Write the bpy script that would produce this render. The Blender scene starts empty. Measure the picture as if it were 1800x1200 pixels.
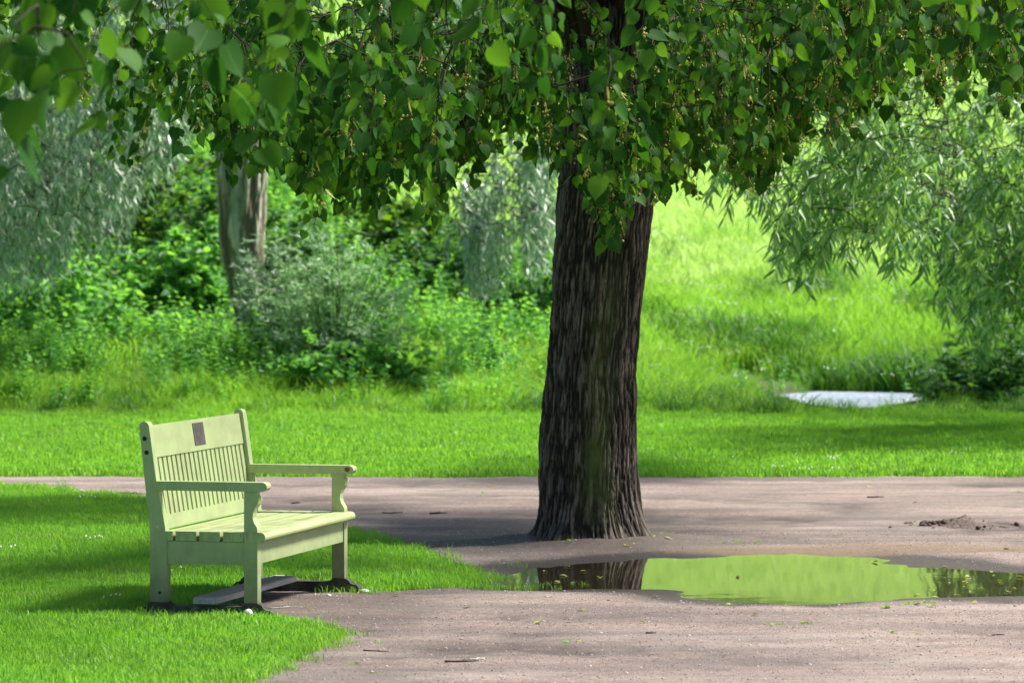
import bpy, bmesh, math
import numpy as np
from mathutils import Vector, Matrix

R = math.radians
SC = bpy.context.scene
COL = SC.collection
rng = np.random.default_rng(7)

# ------------------------------------------------------------------ camera
EYE = 1.85
FPX = 7220.0            # focal length in photograph pixels (1800 wide)
HOR = 418.0             # horizon row in the photograph
cam = bpy.data.cameras.new('camera')
cam.sensor_width = 36.0
cam.lens = 36.0 * FPX / 1800.0
cam.clip_start = 0.2
cam.clip_end = 900.0
cam.dof.use_dof = True
cam.dof.focus_distance = 21.5
cam.dof.aperture_fstop = 5.4
cam_ob = bpy.data.objects.new('camera', cam)
COL.objects.link(cam_ob)
cam_ob.location = (0, 0, EYE)
cam_ob.rotation_euler = (R(90) - math.atan((600 - HOR) / FPX), 0, 0)
SC.camera = cam_ob

# ------------------------------------------------------------------ light
SUN_AZ, SUN_EL = R(24), R(50)       # azimuth from +X towards +Y
S = np.array([math.cos(SUN_EL) * math.cos(SUN_AZ), math.cos(SUN_EL) * math.sin(SUN_AZ), math.sin(SUN_EL)])
w = bpy.data.worlds.new('World')
SC.world = w
w.use_nodes = True
nt = w.node_tree
nt.nodes.clear()
sky = nt.nodes.new('ShaderNodeTexSky')
sky.sky_type = 'NISHITA'
sky.sun_disc = False
sky.sun_elevation = SUN_EL
sky.sun_rotation = math.atan2(S[0], S[1])
bg = nt.nodes.new('ShaderNodeBackground')
bg.inputs['Strength'].default_value = 0.066
wo = nt.nodes.new('ShaderNodeOutputWorld')
nt.links.new(sky.outputs[0], bg.inputs['Color'])
nt.links.new(bg.outputs[0], wo.inputs['Surface'])
sun = bpy.data.lights.new('sun', 'SUN')
sun.energy = 4.8
sun.angle = R(11.0)          # sun through thin haze: the photograph's shadows are soft
sun.color = (1.0, 0.95, 0.86)
sun_ob = bpy.data.objects.new('sun', sun)
COL.objects.link(sun_ob)
sun_ob.rotation_euler = Vector(S).to_track_quat('Z', 'Y').to_euler()
sun_ob.location = (10, 20, 30)

vs = SC.view_settings
vs.view_transform = 'Standard'
vs.look = 'None'
vs.exposure = 1.2
vs.gamma = 1.0
vs.use_curve_mapping = False
cy = SC.cycles
cy.use_denoising = True
cy.max_bounces = 8
cy.diffuse_bounces = 4
cy.glossy_bounces = 3
cy.transmission_bounces = 6
cy.transparent_max_bounces = 8
cy.caustics_reflective = False
cy.caustics_refractive = False
cy.sample_clamp_indirect = 6.0

# ------------------------------------------------------------------ helpers
def ground_pt(px, py, z=0.0):
    """Ground position of a photograph pixel: used once to lay the plan out."""
    d = FPX * (EYE - z) / (py - HOR)
    return np.array([(px - 900) * d / FPX, d])

def sm(a, b, x):
    t = np.clip((np.asarray(x, float) - a) / (b - a), 0, 1)
    return t * t * (3 - 2 * t)

def _hash(ix, iy, seed):
    h = (ix.astype(np.int64) * 374761393 + iy.astype(np.int64) * 668265263 + seed * 1442695041) & 0x7fffffff
    h = ((h ^ (h >> 13)) * 1274126177) & 0x7fffffff
    h = h ^ (h >> 16)
    return (h & 0xffff) / 65535.0

def vnoise(x, y, seed=0):
    x = np.asarray(x, float); y = np.asarray(y, float)
    ix = np.floor(x); iy = np.floor(y)
    fx = x - ix; fy = y - iy
    fx = fx * fx * (3 - 2 * fx); fy = fy * fy * (3 - 2 * fy)
    a = _hash(ix, iy, seed); b = _hash(ix + 1, iy, seed)
    c = _hash(ix, iy + 1, seed); d = _hash(ix + 1, iy + 1, seed)
    return (a * (1 - fx) + b * fx) * (1 - fy) + (c * (1 - fx) + d * fx) * fy

def fbm(x, y, seed=0, n=4):
    s = 0; a = .5; t = 0
    for i in range(n):
        s = s + a * vnoise(x * 2 ** i, y * 2 ** i, seed + i * 17); t += a; a *= .5
    return s / t

def poly_sd(P, x, y):
    """signed distance to polygon, negative inside"""
    P = np.asarray(P, float)
    x = np.asarray(x, float); y = np.asarray(y, float)
    d2 = np.full(x.shape, 1e9); ins = np.zeros(x.shape, bool)
    n = len(P)
    for i in range(n):
        ax, ay = P[i]; bx, by = P[(i + 1) % n]
        ex, ey = bx - ax, by - ay
        t = np.clip(((x - ax) * ex + (y - ay) * ey) / (ex * ex + ey * ey + 1e-12), 0, 1)
        d2 = np.minimum(d2, (x - ax - t * ex) ** 2 + (y - ay - t * ey) ** 2)
        c = ((ay > y) != (by > y)) & (x < (bx - ax) * (y - ay) / (by - ay + 1e-12) + ax)
        ins ^= c
    d = np.sqrt(d2)
    return np.where(ins, -d, d)

class MB:
    """collects vertices and faces for ONE mesh"""
    def __init__(s):
        s.V = []; s.F = []; s.U = []; s.n = 0
    def add(s, V, F, U=None):
        V = np.asarray(V, float).reshape(-1, 3)
        for f in (F if isinstance(F, list) else [F]):
            s.F.append(np.asarray(f, np.int64) + s.n)
        s.V.append(V)
        s.U.append(np.zeros((len(V), 2)) if U is None else np.asarray(U, float))
        s.n += len(V)
        return s
    def mesh(s, name, mat, smooth=True, attrs=None):
        me = bpy.data.meshes.new(name)
        V = np.concatenate(s.V); U = np.concatenate(s.U)
        idx = np.concatenate([f.ravel() for f in s.F])
        tot = np.concatenate([np.full(len(f), f.shape[1]) for f in s.F])
        start = np.concatenate([[0], np.cumsum(tot)[:-1]])
        me.vertices.add(len(V)); me.vertices.foreach_set('co', V.ravel().astype(np.float32))
        me.loops.add(len(idx)); me.loops.foreach_set('vertex_index', idx.astype(np.int32))
        me.polygons.add(len(tot)); me.polygons.foreach_set('loop_start', start.astype(np.int32))
        me.polygons.foreach_set('use_smooth', np.full(len(tot), smooth))
        uv = me.uv_layers.new(name='UVMap')
        uv.data.foreach_set('uv', U[idx].ravel().astype(np.float32))
        if attrs:
            for k, a in attrs.items():
                at = me.attributes.new(k, 'FLOAT', 'POINT')
                at.data.foreach_set('value', np.asarray(a, np.float32))
        me.update(calc_edges=True)
        if mat: me.materials.append(mat)
        return me

def link(name, me, parent=None):
    o = bpy.data.objects.new(name, me)
    COL.objects.link(o)
    if parent: o.parent = parent
    return o

def tag(o, label=None, cat=None, group=None, kind=None):
    if label: o['label'] = label
    if cat: o['category'] = cat
    if group: o['group'] = group
    if kind: o['kind'] = kind
    return o

def empty(name, loc, rz=0, **k):
    o = bpy.data.objects.new(name, None)
    o.empty_display_size = .2
    o.location = loc; o.rotation_euler = (0, 0, rz)
    COL.objects.link(o)
    return tag(o, **k)

def tube(P, rad, n=6, cap=True):
    P = np.asarray(P, float); rad = np.broadcast_to(np.asarray(rad, float), (len(P),))
    T = np.gradient(P, axis=0); T /= np.linalg.norm(T, axis=1)[:, None] + 1e-9
    ref = np.array([0.13, 0.97, 0.2]) if abs(T[0] @ np.array([0, 0, 1])) > .8 else np.array([0, 0, 1.0])
    A = np.cross(T, ref); A /= np.linalg.norm(A, axis=1)[:, None] + 1e-9
    B = np.cross(T, A)
    th = np.linspace(0, 2 * np.pi, n, endpoint=False)
    V = P[:, None] + rad[:, None, None] * (np.cos(th)[None, :, None] * A[:, None] + np.sin(th)[None, :, None] * B[:, None])
    V = V.reshape(-1, 3)
    i = np.arange(len(P) - 1)[:, None] * n; j = np.arange(n)[None]; k = (j + 1) % n
    F = np.stack([i + j, i + k, i + n + k, i + n + j], -1).reshape(-1, 4)
    out = [F]
    if cap:
        out.append(np.array([list(range(n))[::-1]])); out.append(np.array([list(range(len(V) - n, len(V)))]))
    return V, out

def bez(a, b, c, d, n):
    t = np.linspace(0, 1, n)[:, None]
    return (1 - t) ** 3 * a + 3 * (1 - t) ** 2 * t * b + 3 * (1 - t) * t * t * c + t ** 3 * d

def unit(v):
    return v / (np.linalg.norm(v, axis=-1, keepdims=True) + 1e-9)

def place(mb, tmpl, pos, Y, N, size):
    """stamp template leaf (y=length, x=width, z=normal) at many places"""
    TV, TF, TU = tmpl
    Y = unit(Y); X = unit(np.cross(Y, N)); Z = np.cross(X, Y)
    size = np.broadcast_to(size, (len(pos),))
    wj = rng.uniform(.78, 1.12, len(pos))[:, None, None]
    V = pos[:, None] + size[:, None, None] * (wj * TV[None, :, 0:1] * X[:, None] + TV[None, :, 1:2] * Y[:, None] + TV[None, :, 2:3] * Z[:, None])
    off = (np.arange(len(pos)) * len(TV))[:, None, None]
    mb.add(V.reshape(-1, 3), (TF[None] + off).reshape(-1, TF.shape[1]), np.tile(TU, (len(pos), 1)))

# ------------------------------------------------------------------ materials
def newmat(name):
    m = bpy.data.materials.new(name); m.use_nodes = True
    m.node_tree.nodes.clear()
    return m, m.node_tree
def N(t, typ, **kw):
    n = t.nodes.new(typ)
    for k, v in kw.items():
        if k in n.inputs.keys(): n.inputs[k].default_value = v
        else: setattr(n, k, v)
    return n
def ramp(t, src, stops, interp='LINEAR'):
    r = t.nodes.new('ShaderNodeValToRGB'); r.color_ramp.interpolation = interp
    e = r.color_ramp.elements
    e[0].position, e[0].color = stops[0][0], (*stops[0][1], 1)
    e[1].position, e[1].color = stops[-1][0], (*stops[-1][1], 1)
    for p, c in stops[1:-1]:
        x = e.new(p); x.color = (*c, 1)
    t.links.new(src, r.inputs[0])
    return r.outputs[0]
def mixc(t, fac, a, b, mode='MIX'):
    n = t.nodes.new('ShaderNodeMix'); n.data_type = 'RGBA'; n.blend_type = mode
    for s, v in ((n.inputs[0], fac), (n.inputs[6], a), (n.inputs[7], b)):
        if hasattr(v, 'is_linked'): t.links.new(v, s)
        elif isinstance(v, (tuple, list)): s.default_value = (*v, 1)
        else: s.default_value = v
    return n.outputs[2]
def math_(t, op, a, b=0.0, c=None):
    n = t.nodes.new('ShaderNodeMath'); n.operation = op
    for s, v in ((n.inputs[0], a), (n.inputs[1], b)) + (((n.inputs[2], c),) if c is not None else ()):
        if hasattr(v, 'is_linked'): t.links.new(v, s)
        else: s.default_value = v
    return n.outputs[0]
def noise(t, scale, detail=4, rough=.55, coord='Object', vec=None, stretch=None):
    n = N(t, 'ShaderNodeTexNoise', Scale=scale, Detail=detail, Roughness=rough)
    if vec is None:
        vec = t.nodes.new('ShaderNodeTexCoord').outputs[coord]
    if stretch:
        mp = t.nodes.new('ShaderNodeMapping'); mp.inputs['Scale'].default_value = stretch
        t.links.new(vec, mp.inputs[0]); vec = mp.outputs[0]
    t.links.new(vec, n.inputs['Vector'])
    return n.outputs['Fac']
def attr(t, name):
    n = t.nodes.new('ShaderNodeAttribute'); n.attribute_name = name
    return n.outputs['Fac']
def bump(t, h, strength, dist):
    b = N(t, 'ShaderNodeBump', Strength=strength, Distance=dist)
    t.links.new(h, b.inputs['Height'])
    return b.outputs[0]
def out(t, shader):
    o = t.nodes.new('ShaderNodeOutputMaterial'); t.links.new(shader, o.inputs[0])
def prin(t, col, rough=.6, spec=.5, normal=None, metal=0):
    p = t.nodes.new('ShaderNodeBsdfPrincipled')
    for s, v in ((p.inputs['Base Color'], col), (p.inputs['Roughness'], rough)):
        if hasattr(v, 'is_linked'): t.links.new(v, s)
        elif isinstance(v, (tuple, list)): s.default_value = (*v, 1)
        else: s.default_value = v
    p.inputs['Specular IOR Level'].default_value = spec
    p.inputs['Metallic'].default_value = metal
    if normal is not None: t.links.new(normal, p.inputs['Normal'])
    return p.outputs[0]

def leaf_mat(name, cols, trans, tfac=.4, rough=.42, spec=.5, veins=False, under=None, patch=None):
    """thin leaf: gloss and diffuse on top, light passing through"""
    m, t = newmat(name)
    oi = t.nodes.new('ShaderNodeObjectInfo'); ge = t.nodes.new('ShaderNodeNewGeometry')
    r = math_(t, 'FRACT', math_(t, 'ADD', oi.outputs['Random'], ge.outputs['Random Per Island']))
    n = len(cols)
    c = ramp(t, r, [(i / (n - 1), cols[i]) for i in range(n)])
    if veins:
        tc = t.nodes.new('ShaderNodeTexCoord')
        sx = t.nodes.new('ShaderNodeSeparateXYZ'); t.links.new(tc.outputs['UV'], sx.inputs[0])
        ax = math_(t, 'ABSOLUTE', math_(t, 'SUBTRACT', sx.outputs[0], .5))
        mid = math_(t, 'LESS_THAN', ax, .012)
        sid = math_(t, 'FRACT', math_(t, 'MULTIPLY', math_(t, 'SUBTRACT', sx.outputs[1], math_(t, 'MULTIPLY', ax, .8)), 7.0))
        sv = math_(t, 'MULTIPLY', math_(t, 'LESS_THAN', sid, .1), .55)
        vn = math_(t, 'MAXIMUM', mid, sv)
        nz = noise(t, 60, 2)
        c = mixc(t, math_(t, 'MULTIPLY', vn, .45), c, (.16, .27, .07))
    if patch is not None:
        pn = N(t, 'ShaderNodeTexNoise', Scale=patch[1], Detail=4.0, Roughness=.6); t.links.new(ge.outputs['Position'], pn.inputs['Vector'])
        pf = ramp(t, pn.outputs['Fac'], [(.42, (0, 0, 0)), (.68, (1, 1, 1))])
        c = mixc(t, math_(t, 'MULTIPLY', pf, patch[2]), c, patch[0])
    if under is not None:
        c = mixc(t, math_(t, 'MULTIPLY', ge.outputs['Backfacing'], .8), c, under)
    p = prin(t, c, rough, spec)
    tr = t.nodes.new('ShaderNodeBsdfTranslucent')
    tcol = mixc(t, math_(t, 'POWER', r, 1.7) if veins else r, trans[0], trans[1])
    if veins: tcol = mixc(t, math_(t, 'MULTIPLY', vn, .35), tcol, (.05, .12, .01))
    t.links.new(tcol, tr.inputs[0])
    mx = t.nodes.new('ShaderNodeMixShader'); mx.inputs[0].default_value = tfac
    t.links.new(p, mx.inputs[1]); t.links.new(tr.outputs[0], mx.inputs[2])
    out(t, mx.outputs[0])
    return m

M = {}
M['lime_leaf'] = leaf_mat('lime_leaf', [(.014, .055, .012), (.024, .088, .015), (.03, .105, .018), (.055, .15, .022)], [(.035, .14, .008), (.22, .48, .02)], .34, .55, .06, veins=True)
M['willow_leaf'] = leaf_mat('willow_leaf', [(.05, .16, .045), (.12, .27, .08), (.24, .40, .17)], [(.2, .46, .04), (.34, .6, .08)], .34, .42, .35, under=(.26, .38, .24))
M['shade_toned_leaf'] = leaf_mat('shade_toned_leaf', [(.035, .12, .035), (.055, .18, .045), (.09, .24, .06)], [(.12, .34, .03), (.2, .44, .04)], .4, .5, .3)  # darker than the nettle green: shade put into the leaf colour
M['silver_leaf'] = leaf_mat('silver_leaf', [(.15, .26, .13), (.28, .40, .25), (.44, .55, .42)], [(.16, .34, .12), (.25, .45, .2)], .3, .4, .6, under=(.42, .52, .40))
M['shrub_leaf'] = leaf_mat('shrub_leaf', [(.2, .38, .18), (.32, .52, .30), (.46, .62, .46)], [(.34, .6, .2), (.44, .68, .26)], .55, .42, .5)
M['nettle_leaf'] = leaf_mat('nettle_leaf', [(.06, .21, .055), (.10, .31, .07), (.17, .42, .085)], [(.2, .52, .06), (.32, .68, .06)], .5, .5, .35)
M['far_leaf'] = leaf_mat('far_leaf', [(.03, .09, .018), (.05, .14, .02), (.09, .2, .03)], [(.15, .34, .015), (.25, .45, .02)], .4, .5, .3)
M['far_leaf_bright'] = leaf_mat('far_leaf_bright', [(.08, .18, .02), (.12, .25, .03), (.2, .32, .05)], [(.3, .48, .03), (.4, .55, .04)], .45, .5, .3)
M['lawn_blade'] = leaf_mat('lawn_blade', [(.11, .31, .026), (.155, .40, .035), (.21, .46, .05)], [(.26, .6, .035), (.38, .72, .05)], .42, .5, .3, patch=((.15, .24, .05), 1.1, .75))
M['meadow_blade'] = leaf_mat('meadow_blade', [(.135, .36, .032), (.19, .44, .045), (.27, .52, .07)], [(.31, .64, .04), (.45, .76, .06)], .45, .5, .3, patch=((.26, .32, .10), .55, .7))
M['upper_blade'] = leaf_mat('upper_meadow_blade', [(.38, .60, .16), (.46, .67, .22), (.52, .69, .28)], [(.58, .82, .18), (.68, .88, .25)], .48, .5, .3)  # blade colour raised to brighten the hilltop and its puddle reflection
M['petal'] = leaf_mat('petal', [(.7, .7, .66), (.75, .75, .7)], [(.5, .5, .45), (.5, .5, .45)], .3, .6, .2)
M['blossom'] = leaf_mat('blossom', [(.36, .34, .07), (.48, .44, .10), (.56, .50, .2)], [(.4, .35, .06), (.45, .4, .1)], .3, .6, .2)

def bark_mat(name, dark, light, moss=None, scale=1.0, attrs=True):
    m, t = newmat(name)
    n1 = noise(t, 9 * scale, 5, .6, stretch=(1, 1, .22))
    n2 = noise(t, 40 * scale, 3, .6, stretch=(1, 1, .3))
    f = math_(t, 'ADD', math_(t, 'MULTIPLY', n1, .6), math_(t, 'MULTIPLY', n2, .4))
    if attrs:
        f = math_(t, 'ADD', math_(t, 'MULTIPLY', f, .45), math_(t, 'MULTIPLY', attr(t, 'ridge'), .55))
    c = ramp(t, f, [(.28, dark), (.62, tuple((a + b) / 2 for a, b in zip(dark, light))), (.8, light)])
    if moss:
        mk = math_(t, 'MULTIPLY', attr(t, 'moss'), ramp(t, noise(t, 7, 4, .65, stretch=(1, 1, .45)), [(.3, (0, 0, 0)), (.6, (1, 1, 1))]))
        c = mixc(t, mk, c, moss)
    b = bump(t, n2, .5, .012)
    out(t, prin(t, c, .88, .25, b))
    return m
M['lime_bark'] = bark_mat('lime_bark', (.016, .0125, .010), (.205, .16, .128), (.13, .165, .04))
M['branch_bark'] = bark_mat('branch_bark', (.02, .015, .012), (.07, .052, .04), attrs=False)
M['willow_bark'] = bark_mat('willow_bark', (.12, .095, .065), (.7, .67, .54), (.5, .62, .42))
M['twig_bark'] = bark_mat('twig_bark', (.018, .015, .009), (.055, .045, .022), attrs=False)
M['stem_green'] = leaf_mat('stem_green', [(.06, .15, .03), (.09, .2, .04)], [(.1, .2, .03), (.1, .2, .03)], .1, .5, .3)

# ------------------------------------------------------------------ the plan of the ground
LAWN = [ground_pt(*p) for p in [(-900, 842), (-300, 846), (0, 857), (120, 866), (240, 880), (420, 903), (620, 940), (690, 962), (740, 980), (790, 998), (838, 1012), (832, 1028), (760, 1034), (690, 1040), (625, 1042), (575, 1022), (520, 1018), (455, 1034), (400, 1050), (350, 1068), (380, 1078), (470, 1090), (540, 1100), (585, 1116), (560, 1136), (500, 1160), (440, 1195), (380, 1240), (300, 1330), (-800, 1420), (-1800, 1300)]]
PUD = [ground_pt(*p) for p in [(836, 1012), (880, 998), (945, 992), (1010, 985), (1080, 980), (1140, 974), (1250, 970), (1400, 968), (1500, 972), (1590, 978), (1660, 990), (1730, 996), (1800, 1000), (1950, 1004), (2040, 1015), (2000, 1040), (1900, 1046), (1800, 1048), (1640, 1051), (1500, 1055), (1400, 1057), (1300, 1056), (1220, 1049), (1130, 1037), (1040, 1034), (950, 1033), (870, 1032)]]
FPUD = [ground_pt(px, py, .1) for px, py in [(1365, 690), (1440, 684), (1520, 685), (1600, 687), (1640, 694), (1590, 704), (1540, 712), (1480, 713), (1420, 706)]]
WATER_Z = -0.016
HOLE = ground_pt(1755, 922)
HEAP = ground_pt(1700, 922)

def micro(x, y):
    return (fbm(x * 1.3, y * 1.3, 3, 3) - .5) * .03 + (fbm(x * 9, y * 9, 11, 3) - .5) * .012

def H0(x, y):
    """terrain height without fine relief"""
    x = np.asarray(x, float); y = np.asarray(y, float)
    left = 1 - sm(1.2, 2.4, x)
    z = (.08 + .32 * left) * sm(41.8, 47.4, y)
    s = np.clip(y - 49.0 - .9 * left, 0, None)
    s = np.sqrt(s * s + 2.25) - 1.5
    z = z + .112 * s + .00072 * s * s
    z = z + .17 * s * (1 - sm(-3.4, -.8, x)) * (1 - .6 * sm(8, 30, s))
    z = z + (fbm(x * .22, y * .22, 41, 3) - .5) * .5 * sm(44, 56, y)
    z = z + np.where(y > 100, 0, 0)
    return z

def H(x, y):
    z = H0(x, y)
    near = 1 - sm(30.5, 31.8, y)
    z = z + micro(x, y) * (.55 + .45 * near) * (1 - .4 * sm(41, 44, y))
    z = z + .026 * np.exp(-(np.hypot(x - .47, (y - 25.15)) / .62) ** 4) * (.3 + 1.4 * fbm(x * 3.1, y * 3.1, 131, 3))
    sd = poly_sd(PUD, x, y)
    wob = (fbm(x * 1.9, y * 1.7, 71, 5) - .5) * .6
    dep = sm(.55, -.6, sd + wob * 1.0)
    z = z * (1 - .75 * sm(.9, 0, sd)) - .042 * dep + .010 * sm(1.6, .5, sd)
    hd = np.sqrt(((x - HOLE[0]) / .13) ** 2 + ((y - HOLE[1]) / .28) ** 2)
    z = z - .11 * sm(1.25, .2, hd)
    return z

def grid(x0, x1, y0, y1, dx, dy):
    xs = np.linspace(x0, x1, int(round((x1 - x0) / dx)) + 1); ys = np.linspace(y0, y1, int(round((y1 - y0) / dy)) + 1)
    X, Y = np.meshgrid(xs, ys)
    n = len(xs)
    i = (np.arange(len(ys) - 1)[:, None] * n + np.arange(n - 1)[None]).ravel()
    return X.ravel(), Y.ravel(), np.stack([i, i + 1, i + 1 + n, i + n], -1)

# gravel: dry pinkish grit, dark and muddy where it is wet
m, t = newmat('gravel')
fine = noise(t, 130, 3, .7); mid = noise(t, 26, 4, .6); big = noise(t, 2.2, 5, .6, stretch=(.3, 1.1, 1))
vor = N(t, 'ShaderNodeTexVoronoi', Scale=130.0); t.links.new(t.nodes.new('ShaderNodeTexCoord').outputs['Object'], vor.inputs['Vector'])
f = math_(t, 'ADD', math_(t, 'MULTIPLY', fine, .5), math_(t, 'MULTIPLY', mid, .5))
c = ramp(t, f, [(.28, (.108, .076, .064)), (.5, (.25, .184, .158)), (.72, (.43, .34, .303))])
vs_ = t.nodes.new('ShaderNodeSeparateColor'); t.links.new(vor.outputs['Color'], vs_.inputs[0])
c = mixc(t, math_(t, 'MULTIPLY', math_(t, 'GREATER_THAN', vs_.outputs[0], .9), .6), c, (.5, .43, .38))
c = mixc(t, ramp(t, big, [(.40, (0, 0, 0)), (.66, (.8, .8, .8))]), c, (.135, .112, .105), 'MIX')
c = mixc(t, ramp(t, noise(t, 1.3, 3, .6, stretch=(.35, 1.4, 1)), [(.5, (0, 0, 0)), (.75, (.5, .5, .5))]), c, (.47, .40, .35))
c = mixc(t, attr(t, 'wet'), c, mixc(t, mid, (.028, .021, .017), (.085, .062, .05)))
c = mixc(t, attr(t, 'silt'), c, mixc(t, mid, (.16, .10, .045), (.25, .165, .085)))
b = bump(t, f, .9, .02)
rg = math_(t, 'SUBTRACT', .9, math_(t, 'MULTIPLY', attr(t, 'wet'), .35))
out(t, prin(t, c, rg, .35, b)); M['gravel'] = m

m, t = newmat('turf_soil')
c = ramp(t, noise(t, 6, 5, .6), [(.3, (.045, .11, .014)), (.6, (.07, .2, .02)), (.8, (.10, .22, .03))])
out(t, prin(t, c, .95, .15, bump(t, noise(t, 50, 3), .6, .03))); M['turf'] = m
m, t = newmat('bank_soil')
c = ramp(t, noise(t, 2.2, 5, .6), [(.35, (.08, .24, .025)), (.62, (.12, .32, .035)), (.8, (.16, .34, .06))])
c = mixc(t, attr(t, 'bare'), c, ramp(t, noise(t, 5, 4), [(.3, (.09, .06, .045)), (.7, (.2, .15, .12))]))
out(t, prin(t, c, .95, .15, bump(t, noise(t, 20, 3), .6, .05))); M['bank'] = m

# ------------------------------------------------------------------ ground meshes
X, Y, F = grid(-7.5, 8.5, 12.0, 31.86, .032, .045)
Z = H(X, Y)
sdl = poly_sd(LAWN, X, Y); sdp = poly_sd(PUD, X, Y)
Z = Z - .03 * sm(.05, -.12, sdl) * (sdp > .2)
wn = fbm(X * 1.9, Y * 1.2, 91, 4)
wet = np.clip(sm(WATER_Z + .020, WATER_Z + .002, Z) * .9 + sm(.55, .05, sdp + (wn - .5) * .9) * .85, 0, 1)
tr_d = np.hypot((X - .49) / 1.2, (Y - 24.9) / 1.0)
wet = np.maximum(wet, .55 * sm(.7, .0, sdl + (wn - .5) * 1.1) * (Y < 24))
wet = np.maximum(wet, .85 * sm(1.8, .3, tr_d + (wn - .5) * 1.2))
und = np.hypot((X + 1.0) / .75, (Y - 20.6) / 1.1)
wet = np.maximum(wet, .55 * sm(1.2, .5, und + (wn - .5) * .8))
silt = sm(.55, .1, np.hypot((X - 2.6) / 1.9, (Y - 24.35) / .42) - .5 + (wn - .5) * .8) * .5
mb = MB(); mb.add(np.stack([X, Y, Z], 1), F)
o = link('gravel_path', mb.mesh('gravel_path', M['gravel'], attrs=dict(wet=wet * (1 - silt), silt=silt)))
tag(o, 'pinkish grey gravel path around the lime tree', kind='structure')

def sheet_from_poly(name, poly, step, lift, mat, lab):
    P = np.array(poly)
    X, Y, F = grid(max(P[:, 0].min(), -7.4), P[:, 0].max(), max(P[:, 1].min(), 12.1), P[:, 1].max(), step, step)
    sd = poly_sd(poly, X, Y) + (fbm(X * 4, Y * 4, 5, 3) - .5) * .16
    keep = (sd[F] < .0).all(1)
    Z = H(X, Y) + lift * sm(.0, -.15, sd) - .012
    used = np.unique(F[keep]); mp = -np.ones(len(X), int); mp[used] = np.arange(len(used))
    mb = MB(); mb.add(np.stack([X, Y, Z], 1)[used], mp[F[keep]])
    return tag(link(name, mb.mesh(name, mat)), lab, kind='structure')
sheet_from_poly('lawn', LAWN, .05, .02, M['turf'], 'mown lawn under and beside the bench')

X, Y, F = grid(-13, 13, 31.8, 42.2, .14, .14)
Z = H(X, Y) + .025 * sm(31.8, 32.1, Y) - .004
mb = MB(); mb.add(np.stack([X, Y, Z], 1), F)
tag(link('lawn', mb.mesh('far_lawn', M['turf'])), 'strip of mown lawn beyond the gravel path', kind='structure')

def FPY(x): return 64.6 - .95 * (x - 2.2) + .25 * np.sin(x * 1.3)
def bare(x, y):
    n = fbm(x * .9, y * .9, 23, 3)
    b = sm(.95, .45, np.abs(y - 47.9 + .15 * np.sin(x))) * (1 - sm(1.0, 1.8, x))
    b = np.maximum(b, sm(.25, .0, np.abs((y - 45.6) - (x - 3.5) * -.0 - 2.2 * sm(2.6, 3.4, 6 - x) * 0) - 8) * 0)
    fp = poly_sd(FPUD, x, y)
    b = np.maximum(b, sm(.45, .0, fp))
    tr = .42 * np.abs(x - (3.15 - .08 * (y - 46) + .12 * np.sin(y * .7)))
    b = np.maximum(b, .75 * sm(.34, .12, tr) * sm(45.4, 46.0, y) * sm(52, 49, y))
    b = np.maximum(b, 1.0 * sm(.42, .3, np.abs(y - FPY(x))) * sm(1.9, 2.2, x) * sm(6.4, 5.6, x))
    return np.clip(b * (.55 + .9 * n), 0, 1)

X, Y, F = grid(-16, 17, 41.6, 110, .33, .3)
Z = H(X, Y) - .012
fp = poly_sd(FPUD, X, Y)
FP_Z = float(H0(np.array([3.7]), np.array([45.4]))[0]) - .0
Z = np.where(fp < .6, Z * (1 - sm(.6, .1, fp)) + (FP_Z + .01 - .05 * sm(.2, -.15, fp)) * sm(.6, .1, fp), Z)
mb = MB(); mb.add(np.stack([X, Y, Z], 1), F)
tag(link('hillside', mb.mesh('hillside', M['bank'], attrs=dict(bare=bare(X, Y)))), 'sunlit grassy hillside rising behind the park', kind='structure')

mb = MB(); xs = np.linspace(1.9, 6.6, 40); rows_ = np.linspace(-.36, .36, 5)
XX = np.repeat(xs, 5); YY = np.repeat(FPY(xs), 5) + np.tile(rows_, 40) * np.repeat(.75 + .4 * fbm(xs * 2, xs * 0, 9, 2), 5)
i_ = (np.arange(39)[:, None] * 5 + np.arange(4)[None]).ravel()
mb.add(np.stack([XX, YY, H(XX, YY) + .06], 1), np.stack([i_, i_ + 5, i_ + 6, i_ + 1], -1))
m, t = newmat('pale_path'); out(t, prin(t, ramp(t, noise(t, 8, 4), [(.3, (.4, .37, .33)), (.7, (.6, .57, .52))]), .9, .2)); M['pale_path'] = m
tag(link('footpath', mb.mesh('footpath', M['pale_path'])), 'thin pale footpath crossing the sunlit hillside', kind='structure')
# wide terrain so the ground reaches the horizon on every side
X, Y, F = grid(-260, 260, -160, 420, 10, 10)
Z = np.where((Y > 30), np.minimum(H0(X * 0 + 6, np.minimum(Y, 112)), 11), 0) - .25
Z = Z - np.where((np.abs(X) < 20) & (Y > 9) & (Y < 115), .35, 0)
mb = MB(); mb.add(np.stack([X, Y, Z], 1), F)
tag(link('terrain', mb.mesh('terrain', M['turf'])), 'wide green parkland all round', kind='structure')

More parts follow.
